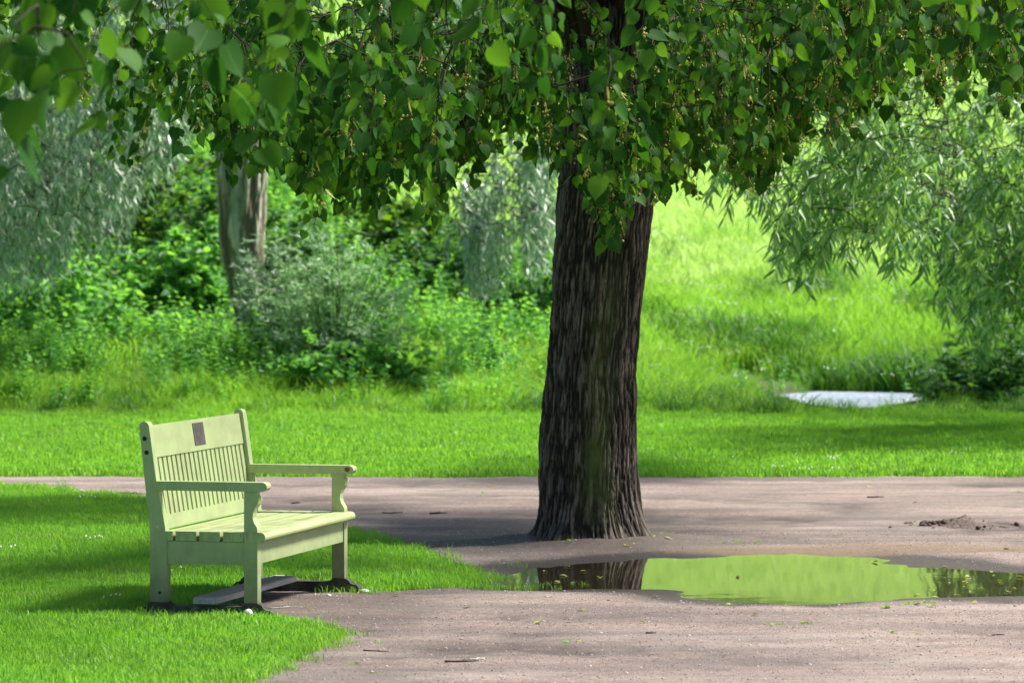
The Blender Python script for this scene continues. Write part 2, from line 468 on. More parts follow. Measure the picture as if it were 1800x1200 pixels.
# water: real Fresnel mirror over what lies below
m, t = newmat('water')
fr = N(t, 'ShaderNodeFresnel', IOR=1.33)
bn = bump(t, noise(t, 5, 3, .5), .012, .02)
gl = t.nodes.new('ShaderNodeBsdfGlossy'); gl.inputs['Roughness'].default_value = .015
trn = t.nodes.new('ShaderNodeBsdfTransparent'); trn.inputs[0].default_value = (.78, .76, .62, 1)
t.links.new(bn, gl.inputs['Normal']); t.links.new(bn, fr.inputs['Normal'])
mx = t.nodes.new('ShaderNodeMixShader'); t.links.new(fr.outputs[0], mx.inputs[0]); t.links.new(trn.outputs[0], mx.inputs[1]); t.links.new(gl.outputs[0], mx.inputs[2])
out(t, mx.outputs[0]); M['water'] = m
m, t = newmat('sky_toned_water')
fr = N(t, 'ShaderNodeFresnel', IOR=1.33)
bn = bump(t, noise(t, 14, 3, .6), .9, .06)
gl = t.nodes.new('ShaderNodeBsdfGlossy'); gl.inputs['Roughness'].default_value = .25
df = N(t, 'ShaderNodeBsdfDiffuse'); df.inputs[0].default_value = (.48, .54, .66, 1)  # pale blue sky reflection put into the diffuse colour
t.links.new(bn, gl.inputs['Normal']); t.links.new(bn, df.inputs['Normal'])
mx = t.nodes.new('ShaderNodeMixShader'); mx.inputs[0].default_value = .45; t.links.new(df.outputs[0], mx.inputs[1]); t.links.new(gl.outputs[0], mx.inputs[2])
out(t, mx.outputs[0]); M['sky_ripple'] = m

def water_sheet(name, poly, grow, z, mat, lab, step):
    P = np.array(poly)
    X, Y, F = grid(P[:, 0].min() - grow, P[:, 0].max() + grow, P[:, 1].min() - grow, P[:, 1].max() + grow, step, step)
    keep = (poly_sd(poly, X, Y)[F] < grow).all(1)
    used = np.unique(F[keep]); mp = -np.ones(len(X), int); mp[used] = np.arange(len(used))
    mb = MB(); mb.add(np.stack([X, Y, np.full(len(X), z)], 1)[used], mp[F[keep]])
    return tag(link(name, mb.mesh(name, mat)), lab, kind='structure')
water_sheet('puddle', PUD, .45, WATER_Z, M['water'], 'wide still rain puddle mirroring the green hillside beside the lime tree', .15)
water_sheet('puddle', FPUD, .02, FP_Z + .022, M['sky_ripple'], 'rippled puddle coloured with a pale sky reflection in the grass below the hillside', .05)

# ------------------------------------------------------------------ scattering of grass and weeds (uncountable: one object each)
def blade_patch(n, rad, h, wdt, lean, seed, segs=2):
    g = np.random.default_rng(seed); mb = MB()
    for i in range(n):
        r = rad * math.sqrt(g.random()); a = g.random() * 6.283
        x, y = r * math.cos(a), r * math.sin(a)
        hh = h * g.uniform(.5, 1.15); ww = wdt * g.uniform(.6, 1.2); th = g.random() * 6.283
        ld = g.random() * 6.283; ln = lean * g.uniform(.2, 1.2) * hh
        dx, dy = math.cos(th) * ww / 2, math.sin(th) * ww / 2
        lx, ly = math.cos(ld) * ln, math.sin(ld) * ln
        V = [(x - dx, y - dy, -.01), (x + dx, y + dy, -.01)]
        for k in range(1, segs):
            q = k / segs
            V += [(x - dx * (1 - q * .5) + lx * q * q, y - dy * (1 - q * .5) + ly * q * q, hh * q), (x + dx * (1 - q * .5) + lx * q * q, y + dy * (1 - q * .5) + ly * q * q, hh * q)]
        V += [(x + lx, y + ly, hh * (1 - .25 * lean))]
        F4 = [(2 * k, 2 * k + 1, 2 * k + 3, 2 * k + 2) for k in range(segs - 1)]
        F3 = [(2 * segs - 2, 2 * segs - 1, 2 * segs)]
        mb.add(V, ([np.array(F4)] if F4 else []) + [np.array(F3)])
    return mb

def scatter(name, pts, scl, srcs, lab, cat=None, tilt=.12, parent=None):
    n = len(pts)
    me = bpy.data.meshes.new(name)
    me.vertices.add(n); me.vertices.foreach_set('co', np.asarray(pts, np.float32).ravel())
    rot = np.stack([rng.normal(0, tilt, n), rng.normal(0, tilt, n), rng.random(n) * 6.283], 1)
    a = me.attributes.new('rot', 'FLOAT_VECTOR', 'POINT'); a.data.foreach_set('vector', rot.astype(np.float32).ravel())
    a = me.attributes.new('scl', 'FLOAT', 'POINT'); a.data.foreach_set('value', np.asarray(scl, np.float32))
    a = me.attributes.new('pick', 'INT', 'POINT'); a.data.foreach_set('value', rng.integers(0, len(srcs), n).astype(np.int32))
    o = link(name, me, parent)
    g = bpy.data.node_groups.new(name, 'GeometryNodeTree')
    g.interface.new_socket('Geometry', in_out='INPUT', socket_type='NodeSocketGeometry')
    g.interface.new_socket('Geometry', in_out='OUTPUT', socket_type='NodeSocketGeometry')
    gi = g.nodes.new('NodeGroupInput'); go = g.nodes.new('NodeGroupOutput'); jn = g.nodes.new('GeometryNodeJoinGeometry')
    def named(nm, ty):
        q = g.nodes.new('GeometryNodeInputNamedAttribute'); q.data_type = ty; q.inputs['Name'].default_value = nm
        return q.outputs['Attribute']
    ra, sa, pa = named('rot', 'FLOAT_VECTOR'), named('scl', 'FLOAT'), named('pick', 'INT')
    e2r = g.nodes.new('FunctionNodeEulerToRotation'); g.links.new(ra, e2r.inputs[0])
    for k, sme in enumerate(srcs):
        so = bpy.data.objects.new(name + '_source', sme)     # never linked: only instanced
        oi = g.nodes.new('GeometryNodeObjectInfo'); oi.inputs['Object'].default_value = so
        ip = g.nodes.new('GeometryNodeInstanceOnPoints')
        cp = g.nodes.new('FunctionNodeCompare'); cp.data_type = 'INT'; cp.operation = 'EQUAL'
        g.links.new(pa, cp.inputs[2]); cp.inputs[3].default_value = k
        g.links.new(gi.outputs[0], ip.inputs['Points']); g.links.new(cp.outputs[0], ip.inputs['Selection'])
        g.links.new(oi.outputs['Geometry'], ip.inputs['Instance']); g.links.new(e2r.outputs[0], ip.inputs['Rotation']); g.links.new(sa, ip.inputs['Scale'])
        g.links.new(ip.outputs[0], jn.inputs[0])
    g.links.new(jn.outputs[0], go.inputs[0])
    md = o.modifiers.new('scatter', 'NODES'); md.node_group = g
    return tag(o, lab, cat, kind='stuff')

def pts_in(n, x0, x1, y0, y1, fn):
    x = rng.uniform(x0, x1, n); y = rng.uniform(y0, y1, n)
    k = rng.random(n) < fn(x, y)
    return x[k], y[k]

def foot_room(x, y):
    ca, sa = .972, .235
    u = (x + 1.774) * sa + (y - 20.09) * ca; v = (x + 1.774) * ca - (y - 20.09) * sa
    d = np.minimum(np.hypot(np.clip(np.abs(v - .28) - .33, 0, None), np.clip(np.abs(u - .0) - .04, 0, None)), np.hypot(np.clip(np.abs(v - .28) - .33, 0, None), u - 1.57))
    return .45 + .55 * sm(.08, .34, d)
lawn_src = [blade_patch(130, .13, .036, .0042, .7, 100 + k).mesh('blades', M['lawn_blade']) for k in range(4)]
x, y = pts_in(30000, -6, .1, 15, 30.6, lambda x, y: (poly_sd(LAWN, x, y) + (fbm(x * 4, y * 4, 5, 3) - .5) * .16 < -.03) * (np.abs(x) < y * .15 + .4) * (.75 + .25 * (y < 24)))
sdq = poly_sd(LAWN, x, y)
scatter('lawn_grass', np.stack([x, y, H(x, y) + .006], 1), rng.uniform(.75, 1.25, len(x)) * (1 - .3 * sm(-.15, 0, sdq)) * foot_room(x, y), lawn_src, 'short bright grass of the lawn around the bench', 'grass')
# straggling edge tufts where the lawn frays into gravel
edge_src = [blade_patch(26, .07, .06, .004, 1.1, 300 + k).mesh('blades', M['lawn_blade']) for k in range(3)]
x, y = pts_in(14000, -3, .5, 15, 30.6, lambda x, y: np.exp(-(poly_sd(LAWN, x, y) / .09) ** 2) * .75)
scatter('grass_fringe', np.stack([x, y, H(x, y) - .002], 1), rng.uniform(.5, 1.3, len(x)), edge_src, 'ragged grass fringe along the gravel edge', 'grass')
x = np.concatenate([rng.normal(-.16, .12, 60), rng.uniform(-.2, 1.0, 6)]); y = np.concatenate([rng.normal(22.3, .3, 60), rng.uniform(21.7, 22.2, 6)])
scatter('grass_fringe', np.stack([x, y, H(x, y) - .002], 1), rng.uniform(.4, 1.0, len(x)), edge_src, 'drowned grass blades at the left tip of the puddle', 'grass')
far_src = [blade_patch(130, .2, .036, .007, .7, 200 + k).mesh('blades', M['lawn_blade']) for k in range(4)]
x, y = pts_in(26000, -8, 8, 31.75, 42.4, lambda x, y: (np.abs(x) < y * .14 + .6) * (y > 31.83 + .12 * fbm(x * 3, y * 0, 8, 3)))
scatter('lawn_grass', np.stack([x, y, H(x, y) + .012], 1), rng.uniform(.8, 1.3, len(x)), far_src, 'short sunlit grass of the lawn beyond the path', 'grass')

meadow_src = [blade_patch(60, .26, .34, .011, .8, 400 + k, 3).mesh('blades', M['meadow_blade']) for k in range(4)]
def soil_gap(x, y):
    u = x * 48 / y
    return np.maximum(np.exp(-((u + 4.5) / .36) ** 2), sm(-1.6, -1.25, u) * sm(.6, .25, u) * (.55 + .45 * np.sin(u * 4.1))) * sm(43.9, 44.8, y) * sm(48.7, 48.2, y)
def mdens(x, y):
    d = (np.abs(x) < y * .14 + 1.5) * 1.0
    d *= 1 - .97 * sm(.12, .5, bare(x, y)) * 1.0
    fpd = poly_sd(FPUD, x, y)
    d *= (fpd > .12)
    d = d * (1 - .93 * soil_gap(x, y))
    return d * (1 - .45 * sm(60, 95, y))
x, y = pts_in(34000, -13, 15, 41.9, 100, lambda x, y: mdens(x, y))
hs = .45 + .55 * sm(42, 46, y) + .25 * (fbm(x * .5, y * .5, 61, 3) - .5)
hs = hs * np.where((x > 1.5) & (y < 50), .55, 1.0)
hs = hs * np.where((np.abs(x - 3.6) < 1.0) & (y > 42.6) & (y < 45.6), .5, 1)
hs = hs * (1 + .5 * sm(2.6, 4.2, x) * sm(42.0, 43, y) * (1 - sm(43.5, 45, y)))
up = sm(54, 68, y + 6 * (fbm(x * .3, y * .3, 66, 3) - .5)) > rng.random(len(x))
hz_ = hs * rng.uniform(.7, 1.35, len(x))
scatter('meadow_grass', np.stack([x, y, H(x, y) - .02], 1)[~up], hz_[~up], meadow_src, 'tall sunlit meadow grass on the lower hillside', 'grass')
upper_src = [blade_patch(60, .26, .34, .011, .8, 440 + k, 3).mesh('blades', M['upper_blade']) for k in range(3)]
scatter('meadow_grass', np.stack([x, y, H(x, y) - .02], 1)[up], hz_[up], upper_src, 'pale dry meadow grass, brightened in colour, high on the hillside', 'grass')
x, y = pts_in(16000, -8, 9, 41.6, 47, lambda x, y: mdens(x, y) * (np.abs(x) < y * .14 + .6) * np.where((x < 1.4) & (y < 44.5), 1, .6))
scatter('rank_grass', np.stack([x, y, H(x, y) - .02], 1), (1 - .4 * soil_gap(x * 46.5 / y, y * 0 + 46.5)) * rng.uniform(.4, 1.0, len(x)) * (.35 + .75 * sm(41.6, 43.2, y + .8 * (fbm(x * 1.2, y, 17, 2) - .5))) * np.where(x > 2, .75, 1) * np.where((np.abs(x - 3.6) < 1.0) & (y > 42.6) & (y < 45.6), .42, 1), [blade_patch(40, .16, .46, .011, .9, 500 + k, 3).mesh('blades', M['meadow_blade']) for k in range(3)], 'rank uncut grass along the foot of the bank', 'grass')

M['coarse_blade'] = leaf_mat('coarse_blade', [(.03, .11, .02), (.045, .16, .025), (.08, .22, .035)], [(.09, .28, .02), (.16, .38, .03)], .4, .5, .3)
coarse_src = [blade_patch(45, .2, .36, .014, 1.0, 800 + k, 3).mesh('blades', M['coarse_blade']) for k in range(3)]
def coarse(x, y):
    d = sm(.44, .62, fbm(x * .9, y * .4, 123, 3)) * sm(64, 50, y) * .9
    d = d + .9 * sm(42.2, 43.4, y) * sm(47.5, 45.5, y) * sm(3.75, 4.35, x)
    d = d + .25 * sm(47, 43, y)
    return np.clip(d, 0, 1) * (mdens(x, y) > .4)
x, y = pts_in(17000, -8, 10, 42.0, 64, coarse)
scatter('coarse_grass', np.stack([x, y, H(x, y) - .02], 1), rng.uniform(.45, 1.15, len(x)) * np.where(y < 47, .9, 1.45) * np.where((np.abs(x - 3.5) < .95) & (y > 42.6) & (y < 45.6), .4, 1), coarse_src, 'darker coarse grass in patches along the foot of the hillside', 'grass')
# white clover heads and daisies
mbd = MB()
g = np.random.default_rng(3)
for i in range(5):
    a = np.linspace(0, 6.283, 7)[:-1]; cx, cy_ = g.uniform(-.1, .1, 2); hz = g.uniform(.03, .06)
    mbd.add([(cx + .009 * math.cos(q), cy_ + .009 * math.sin(q), hz) for q in a] + [(cx, cy_, hz + .012)], np.array([(k, (k + 1) % 6, 6) for k in range(6)]))
daisy = mbd.mesh('daisy', M['petal'])
x1, y1 = pts_in(28, -4, 0, 16, 30, lambda x, y: (poly_sd(LAWN, x, y) < -.1) * .5)
x2, y2 = pts_in(700, -6, 6, 32, 41, lambda x, y: (x > 0) * .25 * (y < 35) + .02)
x3, y3 = pts_in(260, -3, 8, 44, 62, lambda x, y: (x > 1.5) * .6)
x = np.concatenate([x1, x2, x3]); y = np.concatenate([y1, y2, y3])
scatter('clover_flowers', np.stack([x, y, H(x, y) + np.where(y > 43, .25, 0)], 1), np.where(y < 31, rng.uniform(.6, 1.1, len(x)), np.where(y > 43, 1.2, 1.0)), [daisy], 'tiny white clover heads dotted in the grass', 'flowers')

# weeds: nettles, ground elder
def leaf_t(pts_side, mid=(0, .35, .7, 1.0), fold=.18, curl=.12):
    """leaf template from half outline [(x,y)..] plus midrib"""
    k = len(pts_side); m = len(mid)
    V = [(0, q, -curl * q * q) for q in mid] + [(px, py, fold * px - curl * py * py) for px, py in pts_side] + [(-px, py, fold * px - curl * py * py) for px, py in pts_side]
    def zip_side(o, flip):
        F = []; i = 0; j = 0
        while j < k - 1 or i < m - 1:
            adv_mid = (j == k - 1) or (i < m - 1 and mid[i + 1] < pts_side[j + 1][1])
            if adv_mid: f = (i, o + j, i + 1); i += 1
            else: f = (i, o + j, o + j + 1); j += 1
            F.append(f if flip else f[::-1])
        return F
    F = np.array(zip_side(m, True) + zip_side(m + k, False))
    V = np.array(V); U = np.stack([V[:, 0] * .9 + .5, V[:, 1]], 1)
    return V, F, U
def serrate(base, teeth, amp):
    """finer outline with teeth for the leaves seen closest"""
    B = np.array(base); s = np.linspace(0, len(B) - 1, teeth * 2 + 1)
    P = np.stack([np.interp(s, range(len(B)), B[:, 0]), np.interp(s, range(len(B)), B[:, 1])], 1)
    P[1:-1:2] *= (1 + amp); P[2:-1:2] *= (1 - amp * .4)
    return [tuple(p) for p in P]
LIME_SIDE = [(.0, -.0), (.16, -.10), (.34, -.06), (.46, .10), (.49, .28), (.45, .47), (.35, .64), (.22, .79), (.09, .9), (.0, 1.08)]
LIME_LOW = leaf_t([(.14, -.09), (.42, .02), (.49, .28), (.38, .6), (.12, .88)], (0, .35, .68, 1.06))
LIME_HI = [leaf_t(serrate(LIME_SIDE[1:-1], 7, .035), (0, .2, .45, .7, 1.1), f, c) for f, c in ((.15, .1), (.3, .22), (.05, .3), (.42, .05), (-.12, .2), (.22, -.12))]
NARROW = leaf_t([(.055, .12), (.10, .4), (.06, .75)], (0, .45, 1.0), .2, .12)
NARROW_LO = (np.array([(0, 0, 0), (.10, .45, .0), (-.10, .45, .0), (0, 1, -.1)]), np.array([(0, 1, 2), (1, 3, 2)]), np.array([(.5, 0), (.6, .5), (.4, .5), (.5, 1.)]))
BROAD = leaf_t([(.2, .02), (.36, .3), (.2, .7)], (0, .5, 1.0), .2, .25)

def weed(seed, h=.6, n=9, ls=.13):
    g = np.random.default_rng(seed); mb = MB()
    bend = g.normal(0, .12, 2)
    st = bez(np.array([0, 0, -.05]), np.array([0, 0, h * .35]), np.array([bend[0] * .5, bend[1] * .5, h * .7]), np.array([bend[0], bend[1], h]), 5)
    V, F = tube(st, [.005, .005, .004, .003, .002], 3, False); mb.add(V, F)
    pos = []; Yv = []; Nv = []; sz = []
    for i in range(n):
        q = .3 + .7 * i / (n - 1); p = np.array([np.interp(q, np.linspace(0, 1, 5), st[:, a]) for a in range(3)])
        a0 = (i % 2) * 1.57 + g.normal(0, .25)
        for s in (0, math.pi):
            a = a0 + s; el = g.uniform(-.15, .45) if i < n - 1 else .9
            pos.append(p); d = np.array([math.cos(a) * math.cos(el), math.sin(a) * math.cos(el), math.sin(el)])
            Yv.append(d); Nv.append(np.array([0, 0, 1.]) + g.normal(0, .25, 3)); sz.append(ls * (1.15 - .6 * q) * g.uniform(.8, 1.25))
    place(mb, BROAD, np.array(pos), np.array(Yv), np.array(Nv), np.array(sz))
    return mb.mesh('weed', M['nettle_leaf'])
weeds = [weed(600 + k, .5 + .06 * k, 11 + k % 3, .088 + .012 * (k % 3)) for k in range(5)]
def wd(x, y):
    d = (np.abs(x) < y * .14 + 1) * (.25 + .9 * sm(.42, .6, fbm(x * .6, y * .6, 77, 3)))
    d = d * (1 - .95 * sm(.1, .35, bare(x, y)))
    d = d * np.where(x > 1.3, .22 * (y < 47), 1.0) * np.where(y < 43.4, .75 * sm(42.0, 43.0, y), 1)
    return d
x, y = pts_in(19000, -9, 5, 42.0, 60, wd)
gap = soil_gap(x, y)
kp = rng.random(len(x)) > gap * .93; x, y, gap = x[kp], y[kp], gap[kp]
sc_ = (1 - .6 * gap) * (1 - .42 * soil_gap(x * 46.5 / y, y * 0 + 46.5) * (y < 45)) * rng.uniform(.6, 1.2, len(x)) * np.where(y < 44, .8, 1) * np.where(x > 1.3, .6, 1)
scatter('nettles', np.stack([x, y, H(x, y) - .02], 1), sc_, weeds, 'dense nettles and weeds covering the bank', 'undergrowth', .2)

# ------------------------------------------------------------------ bench
def painted(name, base, grime, seed):
    m, t = newmat(name)
    tc = t.nodes.new('ShaderNodeTexCoord'); sp = t.nodes.new('ShaderNodeSeparateXYZ'); t.links.new(tc.outputs['Object'], sp.inputs[0])
    n1 = noise(t, 5.0, 6, .68); n2 = noise(t, 22, 4, .65, stretch=(1, .12, .3))
    c = mixc(t, n1, tuple(q * .66 for q in base), tuple(min(1, q * 1.18) for q in base))
    c = mixc(t, ramp(t, n2, [(.5, (0, 0, 0)), (.72, (.7, .7, .7))]), c, (.30, .31, .17))
    # green-black grime creeping up from the feet
    g = math_(t, 'SUBTRACT', math_(t, 'ADD', sp.outputs[2], math_(t, 'MULTIPLY', math_(t, 'SUBTRACT', noise(t, 9, 4, .6), .5), .3)), .02)
    gm = ramp(t, g, [(.04, (.95, .95, .95)), (.18, (.45, .45, .45)), (.4, (0, 0, 0))])
    c = mixc(t, math_(t, 'MULTIPLY', gm, grime), c, (.055, .05, .035))
    out(t, prin(t, c, .5, .4, bump(t, n2, .12, .004)))
    return m
PAINT = (.40, .475, .225)
M['paint'] = painted('bench_paint', PAINT, .75, 1)
m, t = newmat('foot_paint')
c = ramp(t, noise(t, 14, 5, .65), [(.35, (.02, .021, .016)), (.6, (.07, .075, .05)), (.78, (.26, .28, .17))])
out(t, prin(t, c, .75, .3, bump(t, noise(t, 60, 3), .3, .004))); M['foot'] = m
m, t = newmat('seat_paint')
n2 = noise(t, 16, 5, .65, stretch=(1.6, .1, 1)); n1 = noise(t, 5, 4, .6)
c = ramp(t, math_(t, 'ADD', math_(t, 'MULTIPLY', n2, .6), math_(t, 'MULTIPLY', n1, .4)), [(.34, (.20, .20, .115)), (.5, (.36, .42, .19)), (.7, (.45, .53, .25))])
out(t, prin(t, c, .55, .4, bump(t, n2, .2, .004))); M['seat'] = m
m, t = newmat('weathered_wood')
n2 = noise(t, 30, 5, .7, stretch=(1, .06, 1))
c = ramp(t, n2, [(.3, (.22, .20, .19)), (.55, (.42, .385, .375)), (.75, (.56, .52, .51))])
out(t, prin(t, c, .85, .25, bump(t, n2, .4, .006))); M['grey_wood'] = m
m, t = newmat('plaque_metal')
c = ramp(t, noise(t, 20, 4), [(.3, (.07, .055, .055)), (.7, (.15, .12, .12))])
out(t, prin(t, c, .45, .5, None, .35)); M['plaque'] = m
m, t = newmat('rust'); out(t, prin(t, ramp(t, noise(t, 60, 4), [(.3, (.10, .04, .02)), (.7, (.25, .11, .05))]), .8, .3)); M['rust'] = m
m, t = newmat('bolt_dark'); out(t, prin(t, (.02, .02, .018), .6, .3)); M['bolt'] = m
m, t = newmat('bolt_pale'); out(t, prin(t, (.6, .62, .5), .5, .4)); M['bolt_pale'] = m

bloc = (-1.774, 20.09, .0)
bench = empty('park_bench', bloc, -math.atan2(.235, .972), label='pale green wooden park bench with slatted back on the lawn edge', cat='bench')
L = 1.60
def bm_obj(name, bm, mat, parent, bev=.004, segs=2):
    if bev:
        bmesh.ops.bevel(bm, geom=[e for e in bm.edges if len(e.link_faces) == 2 and e.calc_face_angle(0) > .5], offset=bev, segments=segs, affect='EDGES', clamp_overlap=True)
    bmesh.ops.recalc_face_normals(bm, faces=bm.faces)
    me = bpy.data.meshes.new(name); bm.to_mesh(me); bm.free()
    me.materials.append(mat)
    return link(name, me, parent)
def box(x0, x1, y0, y1, z0, z1):
    bm = bmesh.new()
    vs_ = [bm.verts.new((x, y, z)) for x in (x0, x1) for y in (y0, y1) for z in (z0, z1)]
    for f in ((0, 1, 3, 2), (4, 6, 7, 5), (0, 4, 5, 1), (2, 3, 7, 6), (0, 2, 6, 4), (1, 5, 7, 3)): bm.faces.new([vs_[i] for i in f])
    return bm
def prism(poly, y0, y1):
    """(x,z) outline pushed along y"""
    bm = bmesh.new()
    a = [bm.verts.new((x, y0, z)) for x, z in poly]; b = [bm.verts.new((x, y1, z)) for x, z in poly]
    bm.faces.new(a); bm.faces.new(b[::-1])
    for i in range(len(a)):
        j = (i + 1) % len(a); bm.faces.new((a[j], a[i], b[i], b[j]))
    return bm
def arc(cx, cz, r, a0, a1, n):
    return [(cx + r * math.cos(R(a0 + (a1 - a0) * i / (n - 1))), cz + r * math.sin(R(a0 + (a1 - a0) * i / (n - 1)))) for i in range(n)]
back_poly = [(.0, .05), (.086, .05), (.086, .36), (.078, .44), (.034, .66), (-.003, .925)] + [(-.006, .937), (-.014, .947), (-.027, .951), (-.041, .948), (-.050, .938), (-.053, .925)] + [(-.028, .68), (-.008, .50), (.0, .42)]
front_poly = [(.482, .05), (.55, .05), (.55, .43), (.546, .445), (.532, .466), (.526, .488), (.528, .512), (.538, .538), (.552, .556), (.557, .575), (.555, .592), (.546, .598), (.546, .615), (.482, .615)]
foot_poly = [(-.055, -.02), (.628, -.02), (.630, .012)] + arc(.606, .014, .024, 0, 80, 5) + [(.596, .040), (.582, .046), (.574, .060), (.560, .068), (.545, .072), (.49, .072), (.475, .058), (.45, .052), (.12, .052), (.1, .058), (.085, .070), (.0, .070), (-.012, .060), (-.02, .045), (-.04, .042), (-.055, .028)]
arm_poly = [(.020, .616), (.578, .616)] + [(.592, .622), (.600, .634), (.600, .646), (.592, .656), (.578, .661)] + [(.024, .661)]
for y0 in (0.0, L - .06):
    y1 = y0 + .06
    outer = y0 if y0 == 0 else y1
    leg = bm_obj('leg', prism(back_poly, y0, y1), M['paint'], bench)
    if y0 == 0:
        for bx_, bz, rr, mt in ((-.026, .868, .011, 'bolt'), (-.016, .80, .011, 'bolt'), (.040, .437, .008, 'bolt_pale'), (.05, .115, .007, 'bolt')):
            mb = MB(); V, F = tube(np.array([(bx_, y0 - .006, bz), (bx_, y0 - .002, bz), (bx_, y0 + .004, bz)]), [rr * .8, rr, rr], 12); mb.add(V, F)
            link('bolt', mb.mesh('bolt', M[mt]), leg)
    bm_obj('leg', prism(front_poly, y0, y1), M['paint'], bench)
    bm_obj('foot', prism(foot_poly, y0 - .004, y1 + .004), M['foot'], bench, .005)
    arm = bm_obj('armrest', prism(arm_poly, y0 - .006, y1 + .006), M['paint'], bench, .006)
    if y0 > 0:
        mb = MB(); a = np.linspace(0, 6.283, 15)[:-1]
        mb.add([(.568 + .014 * math.cos(q) * (1 + .15 * math.sin(3 * q)), y0 - .0085, .640 + .013 * math.sin(q)) for q in a] + [(.568, y0 - .0095, .640)], np.array([(k, (k + 1) % 14, 14) for k in range(14)]))
        link('rust_stain', mb.mesh('rust_stain', M['rust']), arm)
    bm_obj('side_rail', box(.084, .484, y0 + .006, y1 - .012, .257, .368), M['paint'], bench)
bm_obj('front_apron', box(.515, .544, .058, L - .058, .262, .368), M['paint'], bench)
bm_obj('back_apron', box(.012, .04, .058, L - .058, .30, .368), M['paint'], bench)
for x0, x1 in ((.076, .116), (.131, .237), (.252, .358), (.374, .4795)):
    bm_obj('seat_plank', box(x0, x1, .004, L - .004, .370, .417), M['seat'], bench, .006)
nose = [(.4965, .370), (.575, .370)] + arc(.5685, .3935, .0235, -75, 75, 7) + [(.56, .418), (.4965, .418)]
bm_obj('seat_plank', prism(nose, -.005, L + .005), M['seat'], bench, .004)
def lean(w): return .0695 - .157 * (w - .42)
def back_board(w0, w1, th, y0, y1, off=0):
    return prism([(lean(w0) + off, w0), (lean(w1) + off, w1), (lean(w1) + off - th, w1 - th * .157), (lean(w0) + off - th, w0 - th * .157)], y0, y1)
top_board = bm_obj('top_rail', back_board(.772, .930, .03, .056, L - .056, -.012), M['paint'], bench)
bm_obj('bottom_rail', back_board(.421, .490, .03, .056, L - .056, -.012), M['paint'], bench)
ns = 21; pitch = (L - .12) / ns
for k in range(ns):
    yc = .06 + pitch * (k + .5)
    bm_obj('slat', back_board(.486, .776, .026, yc - pitch * .33, yc + pitch * .33, -.018), M['paint'], bench, .003, 1)
bm_obj('plaque', back_board(.800, .912, .004, .5 * L - .075, .5 * L + .095, -.0085), M['plaque'], bench, .001, 1)
fb = bm_obj('foot_board', box(.225, .345, -.012, L - .25, .066, .094), M['grey_wood'], bench, .005)
fb2 = bm_obj('foot_board', box(.150, .2, .25, L + .02, .0535, .0745), M['grey_wood'], bench, .005)

# ------------------------------------------------------------------ lime tree
TX, TY = .49, 25.15
lime = empty('lime_tree', (TX, TY, 0), label='large lime tree with thick furrowed dark trunk standing beside the puddle', cat='tree')
def trunk_mesh(name, prof, base_xy, mat, nth, dz, depth, cell, moss_fn, flare=None, seed=0):
    """prof: rows of (z, x centre, y centre, radius x, radius y); bark ridges displaced in the mesh"""
    P = np.array(prof); zz = np.arange(P[0, 0], P[-1, 0] + 1e-6, dz)
    cx, cy2, rx, ry = [np.interp(zz, P[:, 0], P[:, k]) for k in (1, 2, 3, 4)]
    k5 = np.ones(5) / 5
    def smo(a):
        b = np.convolve(np.pad(a, 2, 'edge'), k5, 'valid'); return b
    cx, cy2, rx, ry = smo(cx), smo(cy2), smo(rx), smo(ry)
    th = np.linspace(0, 2 * np.pi, nth, endpoint=False)
    TH, ZZ = np.meshgrid(th, zz)
    rr = float(P[:, 3].mean())
    # seamless: sample noise on the cylinder unrolled, blended at the seam
    def cyl(fx, fz, sd, n=3):
        u = TH / (2 * np.pi) * (2 * np.pi * rr) / cell
        per = 2 * np.pi * rr / cell
        wq = sm(.9, 1.0, TH / (2 * np.pi))
        warp = (fbm(ZZ * 1.4 + 3, TH * 0 + 1.3, sd + 5, 2) - .5) * 3.0
        a = fbm(u * fx + warp, ZZ / cell * fz, sd, n); b = fbm((u - per) * fx + warp, ZZ / cell * fz, sd, n)
        return a * (1 - wq) + b * wq
    n1 = cyl(1.0, .12, seed + 1, 3); n2 = cyl(2.0, .45, seed + 2, 3); n3 = cyl(.22, .05, seed + 3, 2)
    ridge = 1 - np.abs(2 * n1 - 1) * 2.2
    ridge = np.clip(ridge, 0, 1)
    crack = np.clip(1 - np.abs(2 * n2 - 1) * 2.4, 0, 1)
    disp = depth * (.9 - 1.3 * ridge ** 1.5 - .55 * crack ** 2) + .05 * (n3 - .5)
    fl = 0
    if flare:
        fl = flare(TH, ZZ)
    X = cx[:, None] + (rx[:, None] + disp + fl) * np.cos(TH); Y = cy2[:, None] + (ry[:, None] + disp + fl) * np.sin(TH)
    V = np.stack([X, Y, ZZ], -1).reshape(-1, 3); n = nth
    i = np.arange(len(zz) - 1)[:, None] * n; j = np.arange(n)[None]; k = (j + 1) % n
    F = np.stack([i + j, i + k, i + n + k, i + n + j], -1).reshape(-1, 4)
    mb = MB(); mb.add(V, F)
    rid = np.clip(1 - .9 * ridge - .4 * crack, 0, 1).ravel()
    return mb.mesh(name, mat, attrs=dict(ridge=rid, moss=moss_fn(TH, ZZ).ravel()))
def px2x(px): return (px - 900) * TY / FPX
def py2z(py): return EYE - (py - HOR) * TY / FPX
rows = [(965, 928, 1150), (945, 940, 1139), (920, 946, 1132), (884, 948, 1126), (830, 948, 1122), (782, 950, 1121), (655, 961, 1122), (553, 967, 1128), (401, 976, 1140), (330, 985, 1150), (250, 988, 1156), (120, 990, 1170), (-40, 980, 1190)]
prof = []
for py, a, b in rows:
    a, b = px2x(a), px2x(b); r = (b - a) / 2 - .006
    prof.append((py2z(py), (a + b) / 2 - TX, 0, r, r))
